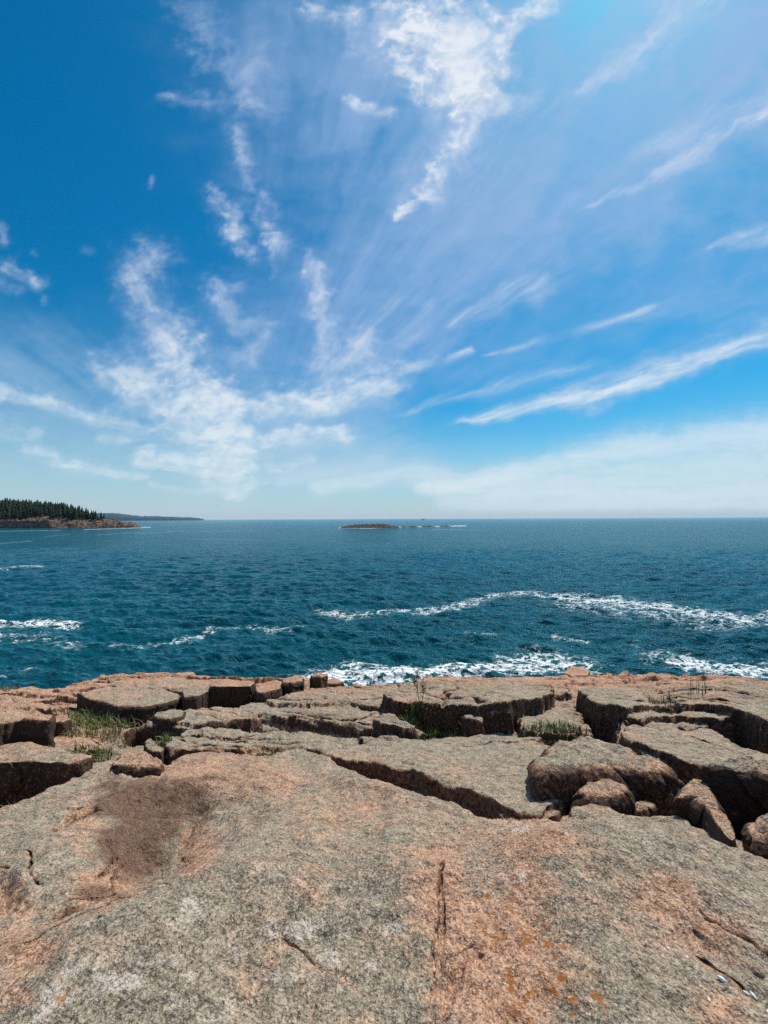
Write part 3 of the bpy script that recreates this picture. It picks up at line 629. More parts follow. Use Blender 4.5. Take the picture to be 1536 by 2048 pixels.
def build_ledge():
    # fan of points from a little behind the camera out to below the water line, dense where it is seen close
    a0 = -0.9                                                     # apex of the fan
    xs = np.concatenate([np.linspace(-2.6, -1.12, 90)[:-1], np.linspace(-1.12, 1.12, 1050), np.linspace(1.12, 2.6, 90)[1:]])
    r = [1.0]
    while r[-1] < 19:
        Y = r[-1] + a0
        r.append(r[-1] + (0.0032 * max(Y, 0.9) if Y < 11.8 else 0.05))
    r = np.array(r)
    R, Xc = np.meshgrid(r, xs, indexing='ij')
    y = (R + a0).astype(np.float32)
    x = (Xc * (np.where(R + a0 > 0, R + a0, 0) + 0.25 + 0 * R)).astype(np.float32)
    z, off = ledge_height(x, y)
    # ragged faces: push points sideways by 3-D noise
    nx = 0.03 * fbm(x * 4, y * 4, z * 4, oct=3); ny = 0.03 * fbm(x * 4 + 77, y * 4, z * 4, oct=3)
    zy, zx = np.gradient(z); yr = np.gradient(y, axis=0); xc = np.gradient(x, axis=1)
    sl = np.sqrt((zy / np.maximum(yr, 1e-4)) ** 2 + (zx / np.maximum(xc, 1e-4)) ** 2)
    k = sstep(sl, 0.6, 2.0)
    nzz = 1 / np.sqrt(1 + np.maximum(sl - 0.25, 0) ** 2)
    at = stone_attrs(x, y, z, nzz)
    x2 = x + nx * k; y2 = y + ny * k
    v = np.stack([x2, y2, z], -1).reshape(-1, 3)
    o = raw_mesh('rock_ledge', v, grid_faces(*x.shape), GRANITE, attrs={n: a.reshape(-1, 4) if a.ndim == 3 else a.ravel() for n, a in at.items()})
    tag(o, 'broad pink and grey granite ledge sloping down to the sea', kind='structure')
    return o
build_ledge()

# ------------------------------------------------------------------ separate blocks and boulders
def boulder(name, outline, lift, depth, rnd, label, seed, group=None, rough=0.03, batter=0.0, smooth=5, pink=0.0, crust=0.15, tilt=(0, 0), dome=0.0, floor=None):
    """a loose block: outline of its top in photo pixels, lifted above the mean ledge surface"""
    P = ground([p[0] for p in outline], [p[1] for p in outline], lift)
    c = P.mean(0)
    n = 420
    th = np.linspace(0, 2 * np.pi, n, endpoint=False)
    dx, dy = np.cos(th), np.sin(th)
    R = np.zeros(n)
    for i in range(len(P)):
        ax, ay = P[i] - c; bx, by = P[(i + 1) % len(P)] - c
        ex, ey = bx - ax, by - ay
        den = dx * ey - dy * ex
        with np.errstate(divide='ignore', invalid='ignore'):
            s = (ax * ey - ay * ex) / den; u = (ax * dy - ay * dx) / den
        ok = (np.abs(den) > 1e-9) & (s > 0) & (u >= 0) & (u <= 1)
        R = np.where(ok, np.maximum(R, s), R)
    bad = R <= 0
    if bad.any(): R[bad] = np.interp(np.flatnonzero(bad), np.flatnonzero(~bad), R[~bad])
    kk = np.hanning(smooth * 2 + 3); kk /= kk.sum()
    R = np.convolve(np.concatenate([R[-40:], R, R[:40]]), kk, 'same')[40:-40]
    prof = []                                                    # (inset from the rim, drop)
    for f in np.linspace(0, 1, 46): prof.append(('t', f))
    for a in np.linspace(0, np.pi / 2, 16)[1:]: prof.append(('a', a))
    for q in np.linspace(0, 1, 46)[1:]: prof.append(('s', q))
    rows = []
    for kd, q in prof:
        rr = np.minimum(rnd, 0.45 * R)
        if kd == 't': rad_, dz, wr = (R - rr) * q, np.zeros(n), 0.0
        elif kd == 'a': rad_, dz, wr = R - rr + rr * np.sin(q), rr * (1 - np.cos(q)), math.sin(q)
        else: rad_, dz, wr = R + batter * q * depth, rr + (depth - rr) * q, 1.0
        xx = c[0] + rad_ * dx; yy = c[1] + rad_ * dy
        zz = EYE - T0(np.maximum(yy, 0)) + lift - dz + tilt[0] * (xx - c[0]) + tilt[1] * (yy - c[1]) + dome * (1 - np.clip(rad_ / R, 0, 1) ** 2)
        if kd != 't':                                             # the sides hang from the rim
            xr = c[0] + R * dx; yr = c[1] + R * dy
            zz = EYE - T0(np.maximum(yr, 0)) + lift - dz + tilt[0] * (xr - c[0]) + tilt[1] * (yr - c[1])
        rows.append(np.stack([xx, yy, zz, np.full(n, wr)], -1))
    A = np.array(rows); x, y, z, w = A[..., 0], A[..., 1], A[..., 2], A[..., 3]
    rg = 1 - 2 * np.abs(pnoise(x * 3.1 + seed * 5, y * 3.1, z * 3.1))
    s1 = rough * (fbm(x * 2.2 + seed, y * 2.2, z * 2.2, oct=3) + 0.5 * rg) + 0.5 * rough * fbm(x * 8 + seed, y * 8, z * 8, oct=4, gain=0.6)
    # joints in the faces
    jj = np.abs(pnoise(x * 2.6 + seed * 3, y * 2.6, z * 1.3)); s1 = s1 - 0.9 * rough * np.exp(-(jj / 0.05) ** 2) * w
    x = x + s1 * w * dx[None]; y = y + s1 * w * dy[None]; z = z + s1 * (1 - w)
    at = stone_attrs(x, y, z, 1 - 0.8 * w)
    at['tint'][..., 0] += pink; at['crust'] = np.clip(at['crust'] + crust * w, 0, 1)
    f = grid_faces(len(rows), n, wrap=True)
    base = np.array([c[0], c[1], 0.0]); v = np.stack([x, y, z], -1).reshape(-1, 3)
    base[2] = v[:, 2].min()
    o = raw_mesh(name, v - base, f, GRANITE, attrs={k: q.reshape(-1, 4) if q.ndim == 3 else q.ravel() for k, q in at.items()})
    o.location = base
    return tag(o, label, 'boulder' if name == 'boulder' else 'rock block', group)

boulder('rock_block', [(-260, 1420), (-60, 1402), (0, 1403), (60, 1412), (104, 1421), (109, 1424), (100, 1434), (62, 1436), (30, 1436), (0, 1442), (-60, 1447), (-260, 1460)],
        0.42, 0.50, 0.04, 'squared grey topped block with reddish broken faces on the left edge above the grass hollow', 1, pink=0.1)
boulder('rock_block', [(-260, 1500), (0, 1484), (60, 1481), (120, 1486), (150, 1500), (190, 1506), (150, 1520), (120, 1524), (75, 1515), (0, 1520), (-260, 1545)],
        0.22, 0.36, 0.03, 'low cracked block with dark front faces, below the squared block on the left edge', 2, pink=0.1)
boulder('rock_block', [(150, 1378), (215, 1368), (300, 1372), (358, 1383), (363, 1392), (330, 1403), (285, 1411), (230, 1410), (205, 1401), (170, 1392)],
        0.19, 0.28, 0.05, 'thick grey slab with rounded lip overhanging the green grass hollow on the left', 3, pink=0.05)
boulder('rock_block', [(362, 1380), (400, 1366), (420, 1364), (418, 1378), (392, 1390), (366, 1392)],
        0.26, 0.32, 0.03, 'small grey block wedged between the grass hollow slab and the squared brown block', 4)
boulder('rock_block', [(418, 1364), (450, 1358), (500, 1360), (508, 1364), (500, 1370), (460, 1370), (420, 1371)],
        0.32, 0.42, 0.025, 'squared block with a shaded brown front face split by a joint, left of centre', 5, pink=0.2)
boulder('rock_block', [(508, 1376), (530, 1362), (552, 1358), (568, 1362), (562, 1374), (530, 1384), (512, 1384)],
        0.26, 0.34, 0.05, 'tilted block at the foot of the squared brown block, beside the dark joint', 6)
boulder('boulder', [(560, 1358), (590, 1352), (606, 1354), (604, 1362), (584, 1366), (562, 1364)],
        0.32, 0.35, 0.06, 'pink boulder lying in the gap just left of the upright stub of rock', 7, pink=0.3)
boulder('boulder', [(618, 1347), (636, 1343), (652, 1346), (655, 1351), (640, 1355), (622, 1353)],
        0.40, 0.45, 0.06, 'upright reddish stub of rock standing out against the white surf', 8, pink=0.3)
boulder('boulder', [(645, 1362), (668, 1358), (686, 1362), (676, 1367), (650, 1368)],
        0.16, 0.30, 0.05, 'low flat pink boulder at the foot of the upright stub by the surf', 9, pink=0.4)
boulder('boulder', [(1125, 1348), (1140, 1337), (1165, 1338), (1178, 1346), (1176, 1354), (1140, 1356)],
        0.02, 0.25, 0.04, 'small pink knob of rock on the ledge rim in front of the sea', 10, pink=0.4)
boulder('boulder', [(1056, 1540), (1052, 1520), (1075, 1500), (1100, 1478), (1170, 1470), (1232, 1478), (1280, 1510), (1330, 1530), (1360, 1545), (1330, 1552), (1260, 1546), (1180, 1545), (1130, 1550), (1085, 1556)],
        0.33, 0.55, 0.13, 'large hump of grey rock with rounded nose overhanging the dark hollow on the right', 11, smooth=14, rough=0.04)
boulder('boulder', [(1142, 1590), (1150, 1562), (1180, 1552), (1225, 1554), (1258, 1570), (1266, 1592), (1230, 1606), (1180, 1606)],
        0.24, 0.55, 0.16, 'round dark boulder tucked under the large hump in the right hollow', 12, smooth=20, crust=0.4)
boulder('boulder', [(1262, 1610), (1290, 1600), (1312, 1612), (1300, 1626), (1268, 1628)],
        0.14, 0.35, 0.06, 'small broken stone lying in the hollow beside the round dark boulder', 13)
boulder('rock_block', [(1400, 1542), (1425, 1530), (1470, 1524), (1536, 1534), (1750, 1565), (1750, 1600), (1536, 1556), (1450, 1546)],
        0.46, 0.95, 0.05, 'big black faced block leaning over the hollow at the right edge', 14, crust=0.5, rough=0.05, batter=-0.08)
boulder('rock_block', [(1350, 1602), (1364, 1582), (1386, 1564), (1404, 1568), (1440, 1626), (1476, 1686), (1458, 1690), (1410, 1628), (1385, 1606)],
        0.34, 0.6, 0.035, 'wedge of rusty speckled rock set against the black faced block', 15, crust=0.35, pink=0.2, smooth=3)
boulder('boulder', [(1486, 1664), (1500, 1650), (1536, 1645), (1600, 1655), (1600, 1690), (1536, 1690), (1496, 1688)],
        0.34, 0.5, 0.09, 'rounded pinkish boulder under the black faced block at the right edge', 16, smooth=14, pink=0.3, dome=0.05)
boulder('boulder', [(300, 1425), (312, 1418), (345, 1414), (372, 1416), (366, 1428), (340, 1434), (310, 1434)],
        0.24, 0.4, 0.05, 'grey stone roofing the black hole beside the green grass', 17)
boulder('boulder', [(286, 1478), (296, 1472), (318, 1482), (330, 1492), (322, 1500), (300, 1500), (288, 1494)],
        0.12, 0.35, 0.05, 'small grey stone between the grass tuft and the black hole on the left', 18)
boulder('boulder', [(210, 1524), (235, 1506), (262, 1494), (292, 1497), (326, 1520), (322, 1530), (260, 1532)],
        0.26, 0.25, 0.05, 'pale pink wedge of rock on the rim of the foreground slab by the grass', 19, pink=0.2)
boulder('boulder', [(106, 1425), (120, 1418), (136, 1424), (142, 1432), (124, 1440), (108, 1440)],
        0.22, 0.35, 0.04, 'small pink stone between the squared left block and the green grass', 20, pink=0.3)

# ------------------------------------------------------------------ the sea
FOAM = [  # polyline px, half width px (x), strength
    ([(640, 1225), (700, 1232), (780, 1222), (850, 1225), (920, 1212), (1000, 1192), (1060, 1188), (1130, 1198), (1220, 1208)], 9, 0.85),
    ([(1130, 1200), (1250, 1212), (1400, 1232), (1480, 1245), (1580, 1235)], 15, 1.0),
    ([(1150, 1212), (1300, 1228), (1420, 1255), (1560, 1240)], 26, 0.62),
    ([(0, 1240), (60, 1240), (145, 1243)], 8, 1.1), ([(-40, 1238), (40, 1240)], 9, 1.1),
    ([(0, 1268), (90, 1272), (150, 1285)], 16, 0.62),
    ([(240, 1293), (310, 1283), (380, 1275), (440, 1255), (500, 1250), (545, 1258), (595, 1252)], 7, 0.75),
    ([(0, 1345), (60, 1330)], 8, 0.45),
    ([(600, 1372), (700, 1350), (800, 1352), (900, 1345), (1000, 1340), (1080, 1335)], 23, 1.08),
    ([(690, 1330), (760, 1335), (900, 1340)], 14, 0.85),
    ([(1020, 1330), (1080, 1318), (1140, 1330), (1160, 1345)], 22, 0.9),
    ([(940, 1270), (985, 1274)], 7, 0.7), ([(1110, 1278), (1170, 1288)], 6, 0.8), ([(1260, 1295), (1330, 1310)], 12, 0.5), ([(1360, 1328), (1440, 1345), (1560, 1355)], 16, 1.1),
    ([(1320, 1318), (1400, 1335), (1500, 1342)], 22, 0.7),
    ([(0, 1132), (40, 1127), (80, 1126)], 4, 0.75), ([(0, 1081), (30, 1078), (60, 1076)], 2.2, 0.55), ([(90, 1068), (112, 1065), (140, 1064)], 1.3, 0.55), ([(195, 1065), (260, 1061), (300, 1062), (345, 1060)], 1.3, 0.55), ([(262, 1051), (300, 1050)], 1.2, 0.9),
    ([(680, 1055.0), (740, 1056), (800, 1054.5), (860, 1054), (930, 1053)], 1.5, 1.1), ([(860, 1060), (960, 1062)], 1.2, 0.6), ([(330, 1058), (420, 1060), (520, 1058)], 1.4, 0.5),
    ([(170, 1054), (300, 1051)], 1.0, 0.9), ([(0, 1056), (120, 1055)], 1.0, 0.7), ([(380, 1075), (520, 1078)], 2.0, 0.45),
]

def sea_material():
    m, T, b = new_mat('sea_water')
    pos = T.new('ShaderNodeNewGeometry').outputs['Position']
    cd = T.v('LENGTH', pos)
    P2 = T.v('MULTIPLY', pos, (1, 1, 0))
    rot = T.new('ShaderNodeVectorRotate', rotation_type='Z_AXIS'); T.l.new(P2, rot.inputs['Vector']); rot.inputs['Angle'].default_value = rad(10)
    A = T.v('MULTIPLY', rot.outputs[0], (0.42, 1.0, 1.0))
    n1 = T.noise(A, 0.09, 3, 0.5); n2 = T.noise(A, 0.85, 4, 0.55, 0.3); n3 = T.noise(A, 2.6, 4, 0.6, 0.4); n4 = T.noise(A, 9.0, 3, 0.6)
    h = T.m('ADD', T.m('ADD', T.m('MULTIPLY', n1, 0.7), T.m('MULTIPLY', n2, 0.66)), T.m('ADD', T.m('MULTIPLY', n3, 0.34), T.m('MULTIPLY', n4, 0.05)))
    bp = T.new('ShaderNodeBump'); bp.inputs['Strength'].default_value = 1.0; bp.inputs['Distance'].default_value = 0.8
    T.l.new(h, bp.inputs['Height'])
    deep = T.mix(T.ss(n1, 0.3, 0.7), (0.002, 0.056, 0.076), (0.003, 0.082, 0.108))
    fa = T.new('ShaderNodeAttribute', attribute_name='foam').outputs['Fac']
    teal = T.mix(T.ss(fa, 0.0, 0.9), deep, (0.012, 0.10, 0.10))
    lac = T.vor(T.v('ADD', T.v('MULTIPLY', P2, (0.5, 1.0, 1.0)), T.v('SCALE', T.v('SUBTRACT', T.noise(P2, 1.6, 4, 0.6, color=True), (0.5, 0.5, 0.5)), scale=1.3)), 1.8, 'DISTANCE_TO_EDGE')
    lace = T.ss(lac, 0.0, 0.28, 1.0, 0.0)
    fn = T.noise(T.v('MULTIPLY', P2, (0.42, 1.0, 1)), 2.2, 7, 0.74)
    fm = T.m('ADD', fa, T.m('ADD', T.m('MULTIPLY', T.m('SUBTRACT', fn, 0.5), 2.1), T.m('MULTIPLY', T.m('SUBTRACT', lace, 0.5), 0.6)))
    foam = T.m('MULTIPLY', T.ss(fm, 0.52, 1.0), T.ss(fa, 0.02, 0.2))
    T.n.remove(b); out = [n for n in T.n if n.type == 'OUTPUT_MATERIAL'][0]
    df = T.new('ShaderNodeBsdfDiffuse'); T.l.new(T.mix(foam, teal, (0.82, 0.85, 0.86)), df.inputs['Color']); T.l.new(bp.outputs[0], df.inputs['Normal'])
    gl = T.new('ShaderNodeBsdfGlossy'); gl.inputs['Color'].default_value = (0.62, 0.86, 1.0, 1); gl.inputs['Roughness'].default_value = 0.10; T.l.new(bp.outputs[0], gl.inputs['Normal'])
    fr = T.new('ShaderNodeFresnel'); fr.inputs['IOR'].default_value = 1.333; T.l.new(bp.outputs[0], fr.inputs['Normal'])
    mx = T.new('ShaderNodeMixShader'); T.l.new(T.m('MULTIPLY', T.m('MULTIPLY', fr.outputs[0], 0.84), T.m('SUBTRACT', 1.0, foam)), mx.inputs[0])
    T.l.new(df.outputs[0], mx.inputs[1]); T.l.new(gl.outputs[0], mx.inputs[2]); T.l.new(mx.outputs[0], out.inputs[0])
    return m

def build_sea():
    t = np.concatenate([np.linspace(0.62, 0.03, 780), np.linspace(0.03, 0.0035, 120)[1:], [0.0027, 0.0019, 0.0014, 0.0011, 0.00085]])
    Y = EYE / t
    xs = np.concatenate([np.linspace(-2.4, -1.15, 60)[:-1], np.linspace(-1.15, 1.15, 1000), np.linspace(1.15, 2.4, 60)[1:]])
    YY, XX = np.meshgrid(Y, xs, indexing='ij')
    x = XX * YY; y = YY
    px = 768 + F * XX; py = 1037.2 + F * EYE / YY + (px - 768) * ROLL
    sp = np.maximum(np.gradient(Y)[:, None], 0.0023 * YY)
    rs = np.random.RandomState(3)
    z = np.zeros_like(x)
    for i in range(54):
        lam = 0.40 * (5.2 / 0.40) ** (i / 53)
        th = rad(262) + rs.normal() * 0.38                        # travelling towards the shore
        k = 2 * np.pi / lam
        amp = 0.0135 * lam ** 0.85 * rs.uniform(0.5, 1.3)
        fade = np.clip((lam / sp - 2.2) / 2.5, 0, 1)
        ph = k * (x * math.cos(th) + y * math.sin(th)) + rs.uniform(0, 6.28) + 0.6 * np.sin(0.21 * x + i) + 0.5 * np.sin(0.17 * y + 2 * i)
        s = np.sin(ph)
        z += amp * fade * (s + 0.28 * np.cos(2 * ph))
    foam = np.zeros_like(x)
    wob = 4.0 * pnoise(x * 0.25, y * 0.25) + 2.5 * pnoise(x * 0.9, y * 0.9)
    for P, w, k in FOAM:
        pts = np.array(P, float)
        m = (py > pts[:, 1].min() - 5 * w) & (py < pts[:, 1].max() + 5 * w) & (px > pts[:, 0].min() - 30 * w) & (px < pts[:, 0].max() + 30 * w)
        if not m.any(): continue
        sc = w / 12.0
        q = pts.copy(); q[:, 0] *= 0.3
        d = line_d((px[m] * 0.3).astype(np.float32), (py[m] + wob[m] * min(sc, 1.0)).astype(np.float32), q)
        foam[m] = np.maximum(foam[m], (0.68 if w < 20 else 0.74) * k * np.exp(-(d / (0.85 * w)) ** 2))
    surf = np.clip((foam - 0.5), 0, 1) * sstep(py, 1318, 1345)
    z += surf * (0.25 * np.abs(fbm(x * 1.1, y * 1.1, oct=4)) + 0.1)
    o = raw_mesh('sea', np.stack([x, y, z], -1).reshape(-1, 3), grid_faces(*x.shape), sea_material(), attrs={'foam': foam.ravel()})
    tag(o, kind='structure')
build_sea()

# ------------------------------------------------------------------ headland, hills, islet
COAST = simple_mat('coast_rock', (0.035, 0.024, 0.019, 1), (0.23, 0.145, 0.095, 1), 0.35, 0.9, 1.0)
REEF = simple_mat('reef_rock', (0.012, 0.009, 0.008, 1), (0.075, 0.052, 0.040, 1), 0.6, 0.85, 0.8)
HILL = simple_mat('hill_forest_hazed', (0.009, 0.040, 0.066, 1), (0.016, 0.054, 0.086, 1), 0.01, 0.9)  # forest colour pushed to blue, distant haze painted into it

def sea_point(px, py, Y):
    """world point at depth Y seen at a photo pixel"""
    X, t = ray(px, py); return X * Y, Y, EYE - t * Y

HY = 480.0
# waterline tip and crest heights by photo column: (px, crest of bare rock py)
H_PX = np.array([-700, -200, 0, 60, 110, 150, 175, 200, 225, 250, 268, 282, 292])
H_ROCK = np.array([1016, 1020, 1026, 1027, 1027, 1031, 1034, 1032, 1034, 1038, 1043, 1049, 1056])
def headland_height(x, y):
    px = 768 + F * x / y
    front = HY + 6 * fbm(x * 0.03, 0 * x, oct=3) + 14 * sstep(px, 60, 0)
    roofz = EYE - (np.interp(px, H_PX, H_ROCK) - 1037.2 - (px - 768) * ROLL) * HY / F
    u = y - front
    back = 24 + 140 * sstep(-px, -200, -60)
    z = -2 + (roofz + 2) * (0.72 * sstep(u / (16 - 11.5 * sstep(-px, -125, -95)), 0, 1) ** 0.8 + 0.28 * sstep(u, 10, 26))
    z = z + np.clip(u - 22, 0, 130) * 0.21 * sstep(-px, -205, -20)
    z = z + (1.9 * fbm(x * 0.09, y * 0.09, oct=5, gain=0.65) + 2.4 * np.abs(pnoise(x * 0.16, y * 0.22)) - 0.9) * sstep(u, -2, 8) * sstep(-px, -292, -262)
    z = np.where(u > back, z - (u - back) * 0.5, z)
    return np.where(px > 288, z - (px - 288) * 0.4, z)
def build_headland():
    Xs = np.linspace(-1.9, -0.60, 620); ys = np.concatenate([np.linspace(468, 540, 150), np.linspace(541, 720, 70)[1:]])
    y, X = np.meshgrid(ys, Xs, indexing='ij'); x = X * y
    z = headland_height(x, y)
    st = 1.7; q = z / st + 0.35 * pnoise(x * 0.06, y * 0.06); fr = q - np.floor(q)      # low terraces in the cliff
    z = np.where(z < 22, z + st * 0.45 * (sstep(fr, 0.3, 0.9) - fr), z)
    z = np.maximum(z, -2)
    o = raw_mesh('headland', np.stack([x, y, z], -1).reshape(-1, 3), grid_faces(*x.shape), COAST)
    tag(o, 'low wooded headland of brown rock reaching into the sea', kind='structure')
build_headland()

def build_hills():
    D = 4500.0
    pts = [(60, 1026), (130, 1023), (180, 1021), (213, 1021.5), (235, 1022.0), (255, 1025.0), (280, 1028), (310, 1028.5), (340, 1030.2), (380, 1031.5), (397, 1033.2), (408, 1035)]
    xs = np.linspace(60, 408, 240); ridge = np.interp(xs, [p[0] for p in pts], [p[1] for p in pts])
    X, t = ray(xs, ridge)
    zr = EYE - t * D + 5 * fbm(xs * 0.1, xs * 0, oct=3)
    ys = np.linspace(-1, 1, 25)
    prof = np.sqrt(np.maximum(1 - ys ** 2, 0))
    yy = D + ys[:, None] * 500 + 0 * X[None]; xx = X[None] * yy
    zz = -2 + (zr[None] + 2) * prof[:, None] + 3 * fbm(xx * 0.01, yy * 0.01, oct=3) * prof[:, None]
    o = raw_mesh('hills', np.stack([xx, yy, zz], -1).reshape(-1, 3), grid_faces(*xx.shape), HILL)
    tag(o, 'far blue ridge of land beyond the headland', kind='structure')
build_hills()

def rock_island(name, x0, x1, base_py, top_pts, seed, label, dep=9.0):
    """low reef whose crest is traced at its true distance"""
    xs = np.linspace(x0, x1, max(24, int((x1 - x0) * 2)))
    _, tb = ray((x0 + x1) / 2, base_py); Y = EYE / tb
    top = np.interp(xs, [p[0] for p in top_pts], [p[1] for p in top_pts])
    X, t = ray(xs, top); zr = np.maximum(EYE - t * Y, 0.15)
    ys = np.linspace(-1, 1, 26); prof = np.clip(1 - np.abs(ys) ** 1.6, 0, 1)
    xx = X[None] * Y + 0 * ys[:, None]; yy = Y + ys[:, None] * dep + 0 * X[None]
    zz = -1.0 + (zr[None] + 1.0) * prof[:, None]
    zz = zz + (1.1 * fbm(xx * 0.4 + seed, yy * 0.4, oct=5, gain=0.65)) * prof[:, None] * np.clip(zr[None] / 3, 0.25, 1)
    xx = xx - (X * Y).mean(); yy = yy - Y
    o = raw_mesh(name, np.stack([xx, yy, zz], -1).reshape(-1, 3), grid_faces(*xx.shape), REEF)
    o.location = ((X * Y).mean(), Y, 0)
    return tag(o, label, 'islet' if dep > 5 else 'rock')
rock_island('rock_islet', 680, 800, 1055.6, [(680, 1055), (688, 1052), (700, 1050.5), (718, 1048.6), (727, 1048), (740, 1049), (750, 1047.8), (768, 1048.0), (780, 1051), (796, 1053.2), (800, 1055.4)], 1,
            'dark brown rocky islet ringed by white water out in the bay')
rock_island('reef_rock', 801, 838, 1055, [(801, 1054.8), (806, 1052.6), (815, 1053.4), (826, 1052.4), (838, 1054.5)], 2, 'low dark rock awash just right of the rocky islet', 4)
rock_island('reef_rock', 840, 872, 1054.6, [(840, 1054.4), (848, 1052.6), (860, 1052.2), (872, 1054.2)], 3, 'flat dark rock awash, middle one of the string beyond the islet', 4)
rock_island('reef_rock', 876, 902, 1054.2, [(876, 1054), (885, 1052.4), (893, 1052.0), (902, 1053.8)], 4, 'last dark rock awash at the far end of the string beyond the islet', 3)

# ------------------------------------------------------------------ spruces
BARK = simple_mat('spruce_bark', (0.05, 0.035, 0.025, 1), (0.11, 0.085, 0.065, 1), 3.0, 0.9)
def needle_mat(name, c1, c2):
    return simple_mat(name, c1, c2, 0.5, 0.8)
NEEDLES = [needle_mat('spruce_needles_dark', (0.012, 0.026, 0.012, 1), (0.028, 0.050, 0.020, 1)), needle_mat('spruce_needles_mid', (0.022, 0.042, 0.014, 1), (0.045, 0.072, 0.024, 1)),
           needle_mat('spruce_needles_light', (0.05, 0.080, 0.020, 1), (0.080, 0.11, 0.035, 1))]
def spruce_mesh(seed, mat, broad):
    rs = random.Random(seed); v = []; f = []
    h = 1.0
    for k in range(26):
        q = 0.10 + 0.9 * (k / 25) ** 0.92
        rmax = broad * (1 - q) ** 0.72 * rs.uniform(0.75, 1.15) + 0.008
        nb = 9 if k < 18 else 6
        a0 = rs.uniform(0, 6.28)
        for b in range(nb):
            if rs.random() < 0.12: continue
            a = a0 + 6.2832 * b / nb + rs.uniform(-0.25, 0.25); r = rmax * rs.uniform(0.6, 1.15)
            w = 0.30 * r + 0.008
            c, s = math.cos(a), math.sin(a)
            z0 = q + 0.01; z1 = q - 0.28 * r + rs.uniform(-0.012, 0.012)
            i = len(v)
            v += [(0, 0, z0 + 0.02), (c * r * 0.6 - s * w, s * r * 0.6 + c * w, (z0 + z1) / 2 - 0.012), (c * r, s * r, z1), (c * r * 0.6 + s * w, s * r * 0.6 - c * w, (z0 + z1) / 2 - 0.012), (c * r * 0.55, s * r * 0.55, (z0 + z1) / 2 - 0.05)]
            f += [(i, i + 1, i + 2), (i, i + 2, i + 3), (i + 1, i + 4, i + 2), (i + 2, i + 4, i + 3)]
    i = len(v); v += [(0.008, 0, 0.95), (-0.006, 0.007, 0.95), (-0.006, -0.007, 0.95), (0, 0, 1.06)]; f += [(i, i + 1, i + 3), (i + 1, i + 2, i + 3), (i + 2, i, i + 3)]
    return raw_mesh('crown', np.array(v), np.array(f), mat, smooth=False)
def trunk_mesh():
    v = []; f = []
    for k in range(4):
        q = k / 3; r = 0.020 * (1 - 0.9 * q)
        for a in range(7): v.append((r * math.cos(a * 0.8976), r * math.sin(a * 0.8976), q * 0.96))
    return raw_mesh('trunk', np.array(v), grid_faces(4, 7, True), BARK)
def spruce(seed, mi, broad):
    t = empty('spruce_tree'); c = spruce_mesh(seed, NEEDLES[mi], broad); c.parent = t; k = trunk_mesh(); k.parent = t
    return t
def copy_thing(t):
    c = t.copy(); COL.objects.link(c)
    for ch in t.children:
        d = ch.copy(); COL.objects.link(d); d.parent = c
    return c
def plant_spruces():
    rs = random.Random(11)
    protos = [spruce(i, (0, 0, 1, 1, 2, 0)[i], (0.22, 0.29, 0.26, 0.32, 0.31, 0.19)[i]) for i in range(6)]
    used = set()
    def put(i, px, depth, h):
        t = protos[i] if i not in used else copy_thing(protos[i]); used.add(i)
        x = (px - 768) / F * HY; y = HY + depth
        x *= y / HY
        z = float(headland_height(np.array([x * HY / y * 1.0]), np.array([y]))[0]) if False else float(headland_height(np.array([x]), np.array([y]))[0])
        t.location = (x, y, z - 0.4); t.scale = (h * rs.uniform(0.9, 1.2), h * rs.uniform(0.9, 1.2), h); t.rotation_euler = (0, 0, rs.uniform(0, 6.28))
        return t
    G = 'spruces in the wood on the headland'
    def tops(px): return np.interp(px, [-200, 0, 60, 110, 140, 165, 185], [984, 990, 993, 999, 1004, 1010, 1016])
    n = 0
    spots = []
    for row in range(9):
        d = 24 + row * 8.5
        px = -30 + rs.uniform(0, 6)
        while px < 196 - row * 4.5:
            spots.append((px, d + rs.uniform(-3, 3), row)); px += rs.uniform(4.0, 9.5)
    for px, d, row in spots:
        if n > 270: break
        y = HY + d; x = (px - 768) / F * y
        zb = float(headland_height(np.array([x]), np.array([y]))[0])
        i = rs.choice((0, 0, 1, 5, 2, 3)) if row < 4 else rs.choice((1, 2, 3, 4, 4, 2))
        zt = EYE - (tops(px) - 1037.2 - (px - 768) * ROLL) * y / F
        h = min(rs.uniform(11, 16) if row < 2 else rs.uniform(15, 24), max(zt - zb, 5) * (rs.uniform(0.62, 1.0) if rs.random() < 0.45 else rs.uniform(0.92, 1.16)))
        t = put(i, px, d, h); n += 1
        tag(t, 'dark spruce in the thick wood along the top of the headland', 'tree', G)
    for px, d, h, i, lab in ((186, 22, 11.5, 0, 'lone pointed spruce standing clear at the seaward end of the wood'), (196, 21, 6.0, 5, 'short thin spruce between the lone pointed spruce and the last pair'),
                             (202, 22, 10.0, 1, 'ragged broad spruce near the tip of the headland'), (208, 24, 7.5, 2, 'last small spruce nearest the bare point of the headland')):
        tag(put(i, px, d, h), lab, 'tree')
plant_spruces()

